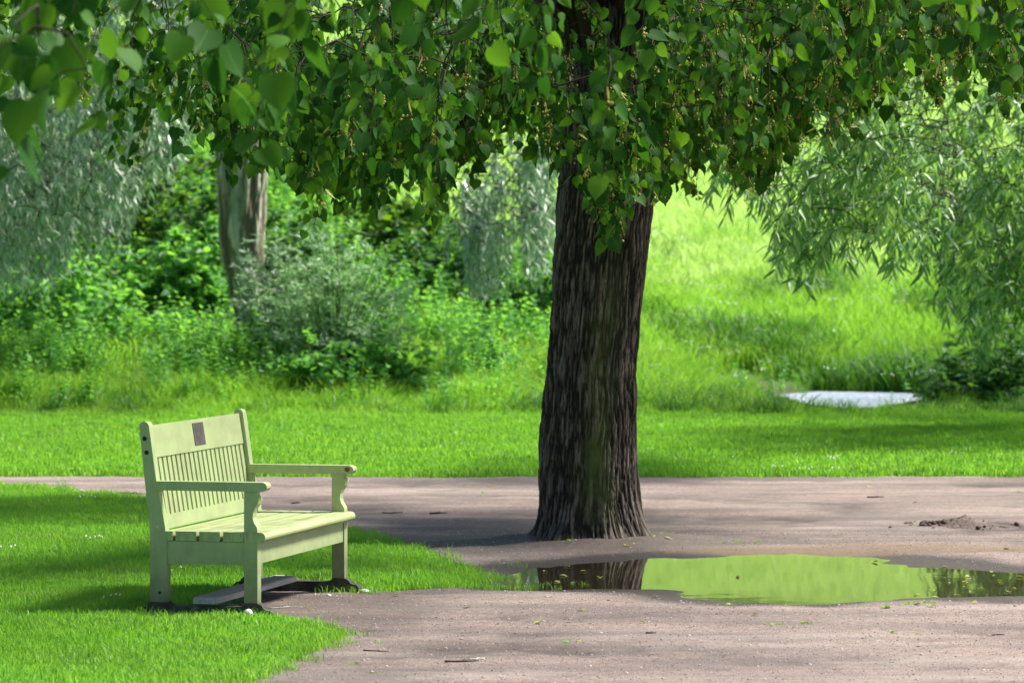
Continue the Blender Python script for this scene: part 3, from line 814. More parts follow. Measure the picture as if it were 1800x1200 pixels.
def moss_fn(TH, ZZ):
    d = TH - 4.92 - .12 * (ZZ - .9)
    return np.exp(-(d / .33) ** 2) * sm(.02, .35, ZZ) * (1 - sm(1.1, 1.9, ZZ)) * .8
def flare(TH, ZZ):
    k = np.cos(TH * 4 + 1.1) * np.cos(TH * 1.5 + .4) + .7 * np.cos(TH * 7 + 2.6)
    return .085 * np.exp(-np.clip(ZZ + .0, 0, 9) / (.11 + .05 * np.cos(TH * 3 + .5))) * (.55 + .8 * np.clip(k, -.5, 1.2)) + .03 * np.exp(-np.clip(ZZ + .02, 0, 9) / .10) * (.45 + .9 * np.clip(np.cos(TH * 3 + .9), -.2, 1) * .7 + .3 * np.cos(TH * 5 + 2)) * 1.0
link('trunk', trunk_mesh('lime_trunk', prof, None, M['lime_bark'], 460, .011, .011, .021, moss_fn, flare), lime)

def to_local(P, root): return P - np.array(root.location)[None]
TR = np.array([TX, TY, 0.0])

# where sun should reach the ground (crown is open there); nothing else uses this
def lit(xg, yg):
    n = fbm(xg * .55, yg * .55, 301, 3)
    l = .35 + 0 * xg
    l = np.where((yg < 22.2) & (xg < .3), 1.1, l)                                  # bench, lawn
    l = np.where((xg < -.9) & (yg < 33), 1.05, l)
    l = np.where(yg > 27.0, .85, l)
    l = np.where((yg < 21.0) & (xg >= .3), .6, l)
    l = np.where((yg >= 21.8) & (yg < 26.8) & (xg > -.2 - .9 * sm(24.2, 25, yg)) & (xg < 4.5), .12, l)
    l = np.where((yg >= 21.8) & (yg < 24.2) & (xg <= -.2), 1.1, l)
    l = np.where((xg > .3) & (xg < 1.5) & (yg > 24.2) & (yg < 25.4), 2.0, l)
    l = np.where((xg > -2.8) & (xg < -.55) & (yg > 19.3) & (yg < 22.1), 2.2, l)             # the bench stands in the sun
    return np.clip(l + (n - .5) * .5, 0, 1.7)
def sun_hit(P):
    k = P[:, 2] / S[2]
    return P[:, 0] - S[0] * k, P[:, 1] - S[1] * k

YB = np.array([(-400, 240), (0, 200), (60, 170), (150, 230), (250, 265), (330, 300), (420, 312), (480, 335), (560, 378), (650, 380), (700, 350), (770, 392), (830, 335), (900, 295), (960, 285), (1000, 370), (1080, 388), (1140, 366), (1190, 365), (1240, 305), (1310, 330), (1370, 310), (1420, 262), (1500, 225), (1600, 185), (1700, 175), (1800, 195), (2300, 240)], float)
def yb(x): return np.interp(x, YB[:, 0], YB[:, 1])

leafP, leafY, leafN, leafS = [], [], [], []
blP = []
tw = MB()
twig_tops = []
def grow_twig(tip, length, out_dir, nleaf, lsz, bloss=0.0, thick=.0028):
    """pendulous twig ending at tip"""
    top = tip + np.array([-out_dir[0] * length * .55, -out_dir[1] * length * .55, length * rng.uniform(.55, .8)])
    c1 = top + np.array([out_dir[0], out_dir[1], .15]) * length * .3
    c2 = tip + np.array([-out_dir[0] * .12, -out_dir[1] * .12, .4]) * length
    P = bez(top, c1, c2, tip, 7)
    P[1:-1] += rng.normal(0, length * .015, (5, 3))
    V, F = tube(P, np.linspace(thick, .0012, 7), 4, False); tw.add(V - TR, F)
    twig_tops.append(top)
    ts = np.linspace(.18, 1.0, nleaf) + rng.normal(0, .015, nleaf)
    side = 1
    for q in np.clip(ts, 0, 1):
        p = np.array([np.interp(q, np.linspace(0, 1, 7), P[:, a]) for a in range(3)])
        a = math.atan2(out_dir[1], out_dir[0]) + side * rng.uniform(.6, 1.7); side = -side
        hd = np.array([math.cos(a), math.sin(a), 0])
        pet = unit(hd * .8 + np.array([0, 0, rng.uniform(-.9, .15)])) * rng.uniform(.025, .05)
        base = p + pet
        Pq = np.stack([p, p + pet * .5 + [0, 0, .004], base]); V, F = tube(Pq, .0009, 3, False); tw.add(V - TR, F)
        dn = unit(hd * rng.uniform(.1, .9) + np.array([0, 0, -1.0]) + rng.normal(0, .34, 3))
        az = rng.normal(-1.57, 1.25)
        nn = np.array([math.cos(az), math.sin(az), rng.uniform(.0, 1.5)])
        leafP.append(base); leafY.append(dn); leafN.append(nn); leafS.append(lsz * rng.uniform(.45, 1.25))
        if rng.random() < bloss: blP.append(p)

def add_twigs(n, xr, ychoose, spread, dens=None, lmin=.5, lmax=1.0, bl=.0, lift=0):
    for i in range(n):
        xi = rng.uniform(*xr); Yd = ychoose()
        if dens is not None and rng.random() > dens(xi): continue
        if Yd > 21.9 and xi < 930 and rng.random() < .9:        # on the left the crown hangs as a far curtain and a thin near one
            Yd = rng.uniform(27.0, 30.0) if rng.random() < .84 else rng.uniform(22.6, 23.5)
        ypx = yb(xi) - abs(rng.normal(0, spread)) - lift + rng.normal(0, 9)
        ypx += (vnoise(np.array([xi / 55.0]), np.array([Yd * .9]), 207)[0] - .62) * 110
        if vnoise(np.array([xi / 70.0 + Yd * .3]), np.array([ypx / 60.0 + Yd]), 209)[0] < .27 and Yd < 26.5 and not 950 < xi < 1190: continue
        if ypx < -60: ypx = rng.uniform(-60, yb(xi) - lift)
        X_ = (xi - 900) * Yd / FPX; z = EYE + (HOR - ypx) * Yd / FPX
        tip = np.array([X_, Yd, z])
        gx, gy = sun_hit(tip[None] + [0, 0, .25])
        if rng.random() < .62 * lit(gx, gy)[0] ** 1.4: continue
        od = unit(np.array([X_ - TX, Yd - TY]) + rng.normal(0, 1.6, 2))
        ln = rng.uniform(lmin, lmax)
        sz_ = rng.uniform(.062, .098) * (1.12 if Yd > 26.5 else .85 if Yd < 22 else 1)
        if 985 < xi < 1140 and Yd < 24.6 and 60 < ypx < 330 and rng.random() < .3: continue
        grow_twig(tip, ln, od, int(ln / .039), sz_, bl * (.3 + .7 * (xi > 950)) * .4)
densc = lambda x: np.interp(x, [-300, 60, 250, 330, 400, 1350, 1450, 1800, 2200], [.4, .16, .24, .6, 1, 1, .8, .75, .6])
add_twigs(45, (-250, 2050), lambda: rng.uniform(14.0, 17.0), 110, densc, .45, .8, .1, 40)
add_twigs(230, (-250, 2050), lambda: rng.uniform(18.5, 22.0), 110, densc, bl=.5)
add_twigs(1250, (-150, 1950), lambda: 22.0 + 7.0 * rng.random() ** 1.2, 120, densc, bl=.8)
# shaded interior of the crown behind
add_twigs(620, (230, 1750), lambda: rng.uniform(25.6, 30.0), 90, densc, bl=.2, lift=45)
# dense skirt round the trunk
add_twigs(130, (960, 1240), lambda: rng.uniform(22.5, 24.6), 90, None, .5, .9, .8)
add_twigs(90, (965, 1190), lambda: rng.uniform(22.6, 24.5), 45, None, .5, .9, .5)
add_twigs(110, (940, 1200), lambda: rng.uniform(22.4, 24.4), 80, None, .5, .9, .4, lift=150)
# the long bough reaching towards the camera at upper left
for px, py, Yd, ls in ((20, 285, 11.6, .12), (-40, 230, 11.4, .12), (62, 150, 12.2, .105), (100, 70, 12.0, .12), (165, 250, 12.6, .09), (150, 190, 13.0, .085), (30, 215, 11.9, .115), (240, 40, 12.4, .11), (320, 60, 12.6, .105), (470, 135, 13.0, .105), (395, 150, 13.2, .1), (450, 265, 13.6, .1), (560, 60, 12.8, .11), (130, 25, 12.0, .11), (720, 40, 13.2, .1), (850, 70, 13.4, .1), (1700, 160, 15.5, .095), (1665, 40, 15.0, .1), (1690, 100, 15.2, .095)):
    tip = np.array([(px - 900) * Yd / FPX, Yd, EYE + (HOR - py) * Yd / FPX])
    grow_twig(tip, .42, unit(np.array([-.4, -1.]) + rng.normal(0, .4, 2)), 5 if px < 330 else 7, ls)

# boughs: from the trunk out over the twigs
boughs = []
tops = np.array(twig_tops)
ang = np.arctan2(tops[:, 1] - TY, tops[:, 0] - TX)
targets = [(-5.2, 13.0, 4.4), (-3.0, 12.3, 3.55), (-1.4, 12.6, 3.3), (-3.2, 17.5, 3.6), (-1.0, 15.5, 3.6), (.6, 13.8, 3.5), (2.2, 14.6, 3.4), (3.6, 15.6, 3.5), (4.6, 18.5, 3.8), (2.2, 18.0, 3.6), (.6, 18.6, 3.6), (-4.8, 21.5, 3.8), (-2.6, 22.5, 3.5), (-4.2, 26.5, 4.0), (4.8, 22.5, 3.7), (5.0, 26.6, 3.9), (2.8, 28.8, 3.7), (-1.2, 29.2, 3.7), (1.2, 30.4, 3.8), (-3.2, 30.2, 4.0), (-.8, 20.6, 3.5), (2.6, 22.0, 3.5)]
bsamp = []
for bx_, by, bz in targets:
    e = np.array([bx_, by, bz]); d = e - TR; h0 = rng.uniform(2.75, 3.7)
    a = np.array([TX + .06 + .15 * np.sign(d[0]) * abs(d[0]) / 6, TY + .15 * np.sign(d[1]), h0]); ln = np.hypot(d[0], d[1])
    P = bez(a, a + np.array([d[0] * .3, d[1] * .3, ln * .20 + .3]), e + np.array([-d[0] * .3, -d[1] * .3, ln * .10 + .35]), e, 14)
    P[2:-1] += rng.normal(0, .05, (11, 3))
    rad = np.linspace(.036 + .003 * ln, .007, 14)
    mb = MB(); V, F = tube(P, rad, 8); mb.add(V - TR, F)
    link('bough', mb.mesh('bough', M['branch_bark']), lime)
    bsamp.append(P)
def branch_joins(tw, tops, BS, off, r0, r1, wig, avoid=None):
    """carry every shoot: each joins the nearest bough or an already carried shoot above it"""
    tops = np.array(tops)
    if avoid is not None: BS = BS[np.hypot(BS[:, 0] - avoid[0], BS[:, 1] - avoid[1]) > 1.0]
    d0 = np.array([np.linalg.norm(BS - t_, axis=1).min() for t_ in tops])
    nodes = np.concatenate([BS, tops]); n0 = len(BS); live = n0
    order_ = np.argsort(d0); nodes[n0:] = tops[order_]
    for q_, tp in enumerate(nodes[n0:].copy()):
        c = nodes[:n0 + q_]
        s_ = c[(np.linalg.norm(c - tp, axis=1) + np.where(c[:, 2] < tp[2] - .03, 1.2, 0)).argmin()]
        P = bez(s_, s_ + (tp - s_) * .4 + [0, 0, .10], tp + (s_ - tp) * .25 + [0, 0, .07], tp, 6)
        P[1:-1] += rng.normal(0, wig * min(1, np.linalg.norm(tp - s_)), (4, 3))
        V, F = tube(P, np.linspace(r0, r1, 6), 4, False); tw.add(V - off, F)
branch_joins(tw, twig_tops, np.concatenate(bsamp), TR, .0055, .0026, .035, (TX, TY))
tag(link('twigs', tw.mesh('lime_twigs', M['twig_bark']), lime), kind='stuff')

leafP = np.array(leafP); leafY = np.array(leafY); leafN = np.array(leafN); leafS = np.array(leafS)
# sun-gap thinning leaf by leaf, only over the open parts of the crown
gx, gy = sun_hit(leafP)
# which 300 show largest
ctr = leafP + leafY * leafS[:, None] * .5
pxx = 900 + ctr[:, 0] / ctr[:, 1] * FPX; pyy = HOR - (ctr[:, 2] - EYE) / ctr[:, 1] * FPX
vis = (pxx > -20) & (pxx < 1820) & (pyy > -20)
score = np.where(vis, leafS / leafP[:, 1], 0)
order = np.argsort(-score)[:300]
hi_meshes = []
for tm in LIME_HI:
    mb = MB(); mb.add(tm[0], tm[1], tm[2]); hi_meshes.append(mb.mesh('lime_leaf', M['lime_leaf']))
Yu = unit(leafY); Xu = unit(np.cross(Yu, leafN)); Zu = np.cross(Xu, Yu)
for q, i in enumerate(order):
    o = bpy.data.objects.new('leaf', hi_meshes[q % len(hi_meshes)])
    COL.objects.link(o); o.parent = lime
    Mx = Matrix.Identity(4)
    for r_ in range(3):
        Mx[r_][0] = Xu[i, r_] * leafS[i]; Mx[r_][1] = Yu[i, r_] * leafS[i]; Mx[r_][2] = Zu[i, r_] * leafS[i]; Mx[r_][3] = leafP[i, r_] - TR[r_]
    o.matrix_local = Mx
rest = np.ones(len(leafP), bool); rest[order] = False
mb = MB()
idx = np.where(rest)[0]
for k, tm in enumerate([LIME_LOW, leaf_t([(.14, -.09), (.42, .02), (.49, .28), (.38, .6), (.12, .88)], (0, .35, .68, 1.06), .35, .25), leaf_t([(.14, -.09), (.42, .02), (.47, .3), (.36, .6), (.12, .88)], (0, .35, .68, 1.06), -.1, .3)]):
    j = idx[k::3]
    place(mb, tm, leafP[j] - TR, leafY[j], leafN[j], leafS[j])
# the unseen upper crown
nU = 9000
v = rng.normal(size=(nU, 3)); v = unit(v) * rng.uniform(.45, 1, nU)[:, None] ** .5
U = v * np.array([5.2, 6.2, 3.6]) + np.array([TX, TY - .6, 6.6])
U = U[U[:, 2] > 3.75]
gx, gy = sun_hit(U)
cl = fbm(U[:, 0] * .9 + U[:, 2], U[:, 1] * .9 - U[:, 2] * .7, 55, 3)
U = U[(rng.random(len(U)) > lit(gx, gy) * 1.06) & (cl > .36)]
place(mb, LIME_LOW, U - TR, np.array([0, 0, -1.]) + rng.normal(0, .5, (len(U), 3)), rng.normal(0, .6, (len(U), 3)) + [0, 0, .6], rng.uniform(.13, .2, len(U)))
tag(link('foliage', mb.mesh('lime_foliage', M['lime_leaf']), lime), kind='stuff')
# drooping blossom clusters with pale bracts
mb = MB()
octv = np.array([(1, 0, 0), (-1, 0, 0), (0, 1, 0), (0, -1, 0), (0, 0, 1), (0, 0, -1)], float); octf = np.array([(0, 2, 4), (2, 1, 4), (1, 3, 4), (3, 0, 4), (2, 0, 5), (1, 2, 5), (3, 1, 5), (0, 3, 5)])
for p in blP:
    c = p + np.array([rng.normal(0, .015), rng.normal(0, .015), -rng.uniform(.045, .08)])
    V, F = tube(np.stack([p, (p + c) / 2 + rng.normal(0, .004, 3), c]), .0007, 3, False); mb.add(V - TR, F)
    for k in range(rng.integers(5, 9)):
        mb.add(c + rng.normal(0, .016, 3) + octv * rng.uniform(.005, .009) - TR, octf)
if blP:
    B = np.array(blP)
    place(mb, NARROW, B - TR, np.array([0, 0, -1.]) + rng.normal(0, .4, (len(B), 3)), rng.normal(0, 1, (len(B), 3)), np.full(len(B), .075))
tag(link('blossom', mb.mesh('lime_blossom', M['blossom']), lime), kind='stuff')

# ------------------------------------------------------------------ willows
def strands(root, n, sample, lmat, wmat, leaf_len, tmpl, per_m, droop, keep_big=0, spread=.5):
    """hanging leafy shoots; sample() -> (tip, length, out_dir)"""
    root_p = np.array(root.location); tw = MB(); P_, Y_, N_, S_ = [], [], [], []
    tops = []
    for i in range(n):
        s = sample()
        if s is None: continue
        tip, ln, od = s
        top = tip - np.array([od[0], od[1], 0]) * ln * (1 - droop) + np.array([0, 0, ln * droop])
        P = bez(top, top + np.array([od[0], od[1], .25]) * ln * .35, tip + np.array([-od[0] * .1, -od[1] * .1, ln * .45]), tip, 8)
        P[1:-1] += rng.normal(0, ln * .012, (6, 3))
        V, F = tube(P, np.linspace(.0035, .0012, 8), 4, False); tw.add(V - root_p, F)
        tops.append(top)
        nl = int(ln * per_m); q = np.sort(rng.uniform(.04, 1, nl))
        pp = np.stack([np.interp(q, np.linspace(0, 1, 8), P[:, a]) for a in range(3)], 1)
        az = np.arange(nl) * 2.4 + rng.random() * 6
        hd = np.stack([np.cos(az), np.sin(az), rng.uniform(-1.3, .25, nl)], 1) * spread
        tang = unit(np.gradient(P, axis=0)); tg = np.stack([np.interp(q, np.linspace(0, 1, 8), tang[:, a]) for a in range(3)], 1)
        P_.append(pp); Y_.append(hd + tg * .55 + [0, 0, -.15] + rng.normal(0, .14, (nl, 3)))
        N_.append(np.stack([rng.normal(0, .5, nl), rng.normal(-.3, .5, nl), rng.uniform(.3, 1.3, nl)], 1)); S_.append(leaf_len * rng.uniform(.55, 1.2, nl))
    P_, Y_, N_, S_ = [np.concatenate(a) for a in (P_, Y_, N_, S_)]
    return tw, tops, P_, Y_, N_, S_

# right-hand willow, trunk outside the picture
WR = np.array([8.6, 41.0, 0.])
wil = empty('willow_tree', WR, label='green willow with long narrow leaves hanging in from the right edge', cat='tree')
pr = [(-.1, 0, 0, .48, .48), (.3, .02, 0, .38, .38), (1.5, -.05, 0, .33, .33), (3.2, -.25, 0, .3, .3), (4.6, -.5, 0, .24, .24)]
link('trunk', trunk_mesh('willow_trunk', pr, None, M['willow_bark'], 90, .05, .02, .09, lambda a, b: 0 * a, None, 40), wil)
YB2 = np.array([(1180, 372), (1230, 398), (1300, 430), (1340, 468), (1400, 510), (1440, 528), (1480, 470), (1520, 455), (1555, 520), (1590, 470), (1640, 545), (1690, 610), (1725, 640), (1760, 590), (1800, 570), (1900, 600), (2200, 640)], float)
def samp_r():
    xi = 1190 + 900 * rng.random() ** .66
    if rng.random() < .06: xi = rng.uniform(1180, 1330)
    Yd = rng.uniform(31.5, 34.5) if xi < 1575 else rng.uniform(35.0, 40.0)
    if xi < 1350 and rng.random() < .72: return None
    y_ = np.interp(xi, YB2[:, 0], YB2[:, 1]); sp = 110 + 40 * (xi > 1550)
    ypx = y_ - abs(rng.normal(0, sp)) + rng.normal(0, 8)
    if rng.random() < .35: ypx = rng.uniform(170, y_)
    if 1560 > xi > 1280 and rng.random() < .35: ypx -= 70
    tip = np.array([(xi - 900) * Yd / FPX, Yd, EYE + (HOR - ypx) * Yd / FPX])
    return tip, rng.uniform(.6, 1.2), unit(np.array([-1.0, -.2]) + rng.normal(0, .7, 2))
tw, tops, P_, Y_, N_, S_ = strands(wil, 920, samp_r, None, None, .15, NARROW, 32, .45, spread=.85)
wb = []
for e, h in (((4.2, 34.8, 3.9), 4.2), ((5.2, 36.2, 4.2), 4.4), ((2.6, 37.2, 3.6), 3.9), ((6.4, 38.5, 4.6), 4.4), ((4.4, 39.2, 4.2), 4.1), ((7.6, 35.0, 4.6), 4.3), ((8.0, 46.5, 6.0), 4.4), ((5.9, 46.5, 5.0), 4.2), ((12.5, 42, 6.0), 4.4), ((9.5, 50.0, 6.5), 4.5)):
    e = np.array(e); a = WR + np.array([-.45, 0, h]); d = e - a
    P = bez(a, a + [d[0] * .3, d[1] * .3, 1.3], e - [d[0] * .3, d[1] * .3, -.7], e, 12); P[2:-1] += rng.normal(0, .05, (9, 3))
    mb = MB(); V, F = tube(P, np.linspace(.11, .012, 12), 8); mb.add(V - WR, F); link('bough', mb.mesh('bough', M['branch_bark']), wil); wb.append(P)
WB = np.concatenate(wb)
branch_joins(tw, tops, WB, WR, .005, .003, .03)
tag(link('twigs', tw.mesh('willow_twigs', M['twig_bark']), wil), kind='stuff')
ctr = P_ + unit(Y_) * S_[:, None] * .5
pxx = 900 + ctr[:, 0] / ctr[:, 1] * FPX; pyy = HOR - (ctr[:, 2] - EYE) / ctr[:, 1] * FPX
score = np.where((pxx < 1800) & (pyy > 180), S_ / P_[:, 1], 0) * rng.uniform(.85, 1, len(P_))
order = np.argsort(-score)[:300]
mb = MB(); mb.add(*NARROW); wl = mb.mesh('willow_leaf', M['willow_leaf'])
Yu = unit(Y_); Xu = unit(np.cross(Yu, N_)); Zu = np.cross(Xu, Yu)
for i in order:
    o = bpy.data.objects.new('leaf', wl); COL.objects.link(o); o.parent = wil
    Mx = Matrix.Identity(4)
    for r_ in range(3):
        Mx[r_][0] = Xu[i, r_] * S_[i]; Mx[r_][1] = Yu[i, r_] * S_[i]; Mx[r_][2] = Zu[i, r_] * S_[i]; Mx[r_][3] = P_[i, r_] - WR[r_]
    o.matrix_local = Mx
rest = np.ones(len(P_), bool); rest[order] = False
mb = MB(); place(mb, NARROW, P_[rest] - WR, Y_[rest], N_[rest], S_[rest])
# rest of its crown, out of the picture, which shades the grass at right
nU = 6000
v = unit(rng.normal(size=(nU, 3))) * rng.uniform(.5, 1, nU)[:, None] ** .5
U = v * np.array([4.4, 6.5, 3.6]) + np.array([9.4, 47.5, 5.0])
U = U[(U[:, 0] > U[:, 1] * .128 + .25) & (U[:, 2] > 1.2)]
cl = fbm(U[:, 0] * .8 + U[:, 2], U[:, 1] * .8 - U[:, 2] * .7, 58, 3); U = U[cl > .33]
place(mb, NARROW, U - WR, np.array([0, 0, -1.]) + rng.normal(0, .5, (len(U), 3)), rng.normal(0, .8, (len(U), 3)), rng.uniform(.3, .45, len(U)))
tag(link('foliage', mb.mesh('willow_foliage', M['willow_leaf']), wil), kind='stuff')

# silver willow with the leaning pale trunk on the left
SY = 47.0
def sx(px, Yd=SY): return (px - 900) * Yd / FPX
def sz(py, Yd=SY): return EYE - (py - HOR) * Yd / FPX
SW = np.array([sx(450), SY, float(H0(np.array([sx(450)]), np.array([SY]))[0])])
silv = empty('silver_willow', SW, label='old silver willow with leaning pale grooved trunk and drooping grey leaves on the left bank', cat='tree')
prof = []
for py, a, b in ((700, 428, 482), (640, 428, 478), (600, 424, 470), (520, 406, 466), (430, 391, 462), (330, 386, 464), (230, 380, 470), (120, 372, 482), (0, 360, 500)):
    r = (sx(b) - sx(a)) / 2
    prof.append((sz(py) - SW[2], (sx(a) + sx(b)) / 2 - SW[0], 0, r, r))
link('trunk', trunk_mesh('silver_trunk', prof, None, M['willow_bark'], 120, .03, .03, .09, lambda a, b: np.exp(-((a - 4.5) / .5) ** 2) * .55, None, 80), silv)
def samp_l():
    r = rng.random()
    if r < .80:
        xi = rng.uniform(-260, 340); Yd = rng.uniform(40.5, 46)
        bot = np.interp(xi, [-260, 0, 60, 110, 150, 210, 260, 300, 340], [540, 540, 520, 500, 450, 450, 360, 310, 260])
        ypx = bot - abs(rng.normal(0, 230))
    elif r < .85: xi = rng.normal(848, 24); Yd = rng.uniform(43.5, 45.5); ypx = 530 - abs(rng.normal(0, 130))
    elif r < .91: xi = rng.normal(940, 26); Yd = rng.uniform(43.5, 45.5); ypx = 500 - abs(rng.normal(0, 130))
    else: xi = rng.uniform(340, 900); Yd = rng.uniform(43, 46); ypx = rng.uniform(-60, 230)
    if ypx < -150: ypx = rng.uniform(-150, 300)
    tip = np.array([sx(xi, Yd), Yd, sz(ypx, Yd)])
    return tip, rng.uniform(.6, 1.2), unit(rng.normal(0, 1, 2))
tw, tops, P_, Y_, N_, S_ = strands(silv, 1250, samp_l, None, None, .135, NARROW_LO, 50, .66, spread=.75)
wb = []
for e in ((-6.6, 42, 4.9), (-5.6, 44.5, 5.2), (-4.6, 41.5, 5.0), (-4.2, 45.5, 5.6), (-7.5, 46, 5.4), (-.35, 44.6, 4.9), (.35, 44.8, 4.9), (-1.6, 43.8, 4.9), (-3.4, 43, 5.2), (-2.2, 50, 6.5), (-5, 50, 6.5)):
    e = np.array(e); a = SW + np.array([prof[-1][1], 0, prof[-1][0] - .25]); d = e - a
    P = bez(a, a + [d[0] * .25, d[1] * .25, 1.2], e - [d[0] * .3, d[1] * .3, -.6], e, 12); P[2:-1] += rng.normal(0, .05, (9, 3))
    mb = MB(); V, F = tube(P, np.linspace(.14, .015, 12), 8); mb.add(V - SW, F); link('bough', mb.mesh('bough', M['branch_bark']), silv); wb.append(P)
branch_joins(tw, tops, np.concatenate(wb), SW, .007, .0032, .03)
tag(link('twigs', tw.mesh('silver_twigs', M['twig_bark']), silv), kind='stuff')
mb = MB(); place(mb, NARROW_LO, P_ - SW, Y_, N_, S_)
tag(link('foliage', mb.mesh('silver_foliage', M['silver_leaf']), silv), kind='stuff')

# ------------------------------------------------------------------ shrubs on the bank
def shrub(name, px, Yd, hgt, wid, nst, per_m, tmpl, llen, mat, lab, depth=None, clump=0.0):
    x = sx(px, Yd); root = np.array([x, Yd, float(H(np.array([x]), np.array([Yd]))[0]) - .02])
    e = empty(name, root, label=lab, cat='shrub', group='shrubs on the bank')
    tw = MB(); P_, Y_, N_, S_ = [], [], [], []
    for i in range(nst):
        a = rng.random() * 6.283; rr = wid * .5 * math.sqrt(rng.random()); h = hgt * (1 - .55 * (rr / (wid * .5)) ** 2) * rng.uniform(.5, 1.05)
        tip = np.array([rr * math.cos(a), rr * math.sin(a) * .8, h]); b = np.array([tip[0] * .18, tip[1] * .18, 0])
        P = bez(b, b + [tip[0] * .1, tip[1] * .1, h * .5], tip * [.75, .75, .85], tip + rng.normal(0, .05, 3), 8)
        V, F = tube(P, np.linspace(.009, .002, 8), 4, False); tw.add(V, F)
        for s in range(5):
            q0 = rng.uniform(.1, .97); p0 = np.array([np.interp(q0, np.linspace(0, 1, 8), P[:, k]) for k in range(3)])
            dr = unit(np.array([p0[0] * .8, p0[1] * .8, .3]) + rng.normal(0, .5, 3)) * rng.uniform(.15, .4) * min(1, hgt)
            Q = bez(p0, p0 + dr * .4 + [0, 0, .05], p0 + dr * .8 + [0, 0, .03], p0 + dr + [0, 0, -.06], 5)
            V, F = tube(Q, np.linspace(.003, .001, 5), 3, False); tw.add(V, F)
            nl = max(3, int(np.linalg.norm(dr) * per_m)); q = rng.uniform(0, 1, nl)
            P_.append(np.stack([np.interp(q, np.linspace(0, 1, 5), Q[:, k]) for k in range(3)], 1))
            az = rng.random(nl) * 6.283
            Y_.append(np.stack([np.cos(az), np.sin(az), rng.uniform(-.7, .7, nl)], 1) + unit(dr) * .6)
            N_.append(np.stack([rng.normal(0, .5, nl), rng.normal(-.2, .5, nl), rng.uniform(.3, 1.3, nl)], 1)); S_.append(llen * rng.uniform(.6, 1.2, nl))
    P_, Y_, N_, S_ = [np.concatenate(k) for k in (P_, Y_, N_, S_)]
    link('stems', tw.mesh('stems', M['stem_green']), e)['kind'] = 'stuff'
    mb = MB(); place(mb, tmpl, P_, Y_, N_, S_); link('foliage', mb.mesh('foliage', mat), e)['kind'] = 'stuff'
    return e
shrub('willow_shrub', 590, 44.3, 2.05, 1.8, 130, 62, NARROW_LO, .105, M['shrub_leaf'], 'grey green narrow leaved shrub beside the leaning pale trunk')
shrub('willow_shrub', 485, 45.4, 2.1, .8, 60, 64, NARROW_LO, .10, M['silver_leaf'], 'upright silvery shrub growing against the leaning pale trunk')
shrub('leafy_shrub', 690, 43.6, .75, .9, 40, 40, BROAD, .09, M['nettle_leaf'], 'low leafy shrub at the foot of the grey green shrub')
shrub('leafy_shrub', 560, 43.2, .8, .9, 40, 40, BROAD, .09, M['nettle_leaf'], 'small leafy shrub in front of the leaning pale trunk')
shrub('dark_shrub', 690, 56.0, 1.6, 2.0, 60, 34, BROAD, .13, M['far_leaf'], 'dark dense shrub high on the bank left of the big trunk')
shrub('dark_shrub', 230, 55.0, 2.0, 3.2, 90, 34, BROAD, .13, M['far_leaf'], 'dark dense shrub behind the drooping silver leaves')
shrub('dark_shrub', 1690, 43.6, .55, 1.0, 60, 40, BROAD, .07, M['shade_toned_leaf'], 'small bush with shade darkened leaves a little right of the pale puddle')
shrub('dark_shrub', 1770, 43.6, .85, 2.0, 110, 40, BROAD, .08, M['shade_toned_leaf'], 'low bush with shade darkened leaves under the hanging right willow')  # bushes stand in for shaded weeds; their leaf colour carries the shade
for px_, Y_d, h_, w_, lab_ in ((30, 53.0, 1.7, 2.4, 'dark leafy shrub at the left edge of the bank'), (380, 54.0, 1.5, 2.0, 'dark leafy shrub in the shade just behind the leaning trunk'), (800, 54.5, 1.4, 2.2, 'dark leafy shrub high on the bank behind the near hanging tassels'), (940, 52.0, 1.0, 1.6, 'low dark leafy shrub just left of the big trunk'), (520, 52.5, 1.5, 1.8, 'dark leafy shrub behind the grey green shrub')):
    shrub('leafy_shrub', px_, Y_d, h_, w_, 70, 34, BROAD, .11, M['shade_toned_leaf'], lab_)
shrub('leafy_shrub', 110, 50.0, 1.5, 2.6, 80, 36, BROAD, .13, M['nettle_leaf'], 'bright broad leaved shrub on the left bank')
shrub('leafy_shrub', 330, 51.5, 1.5, 2.2, 80, 36, BROAD, .13, M['nettle_leaf'], 'bright leafy shrub just left of the leaning pale trunk')

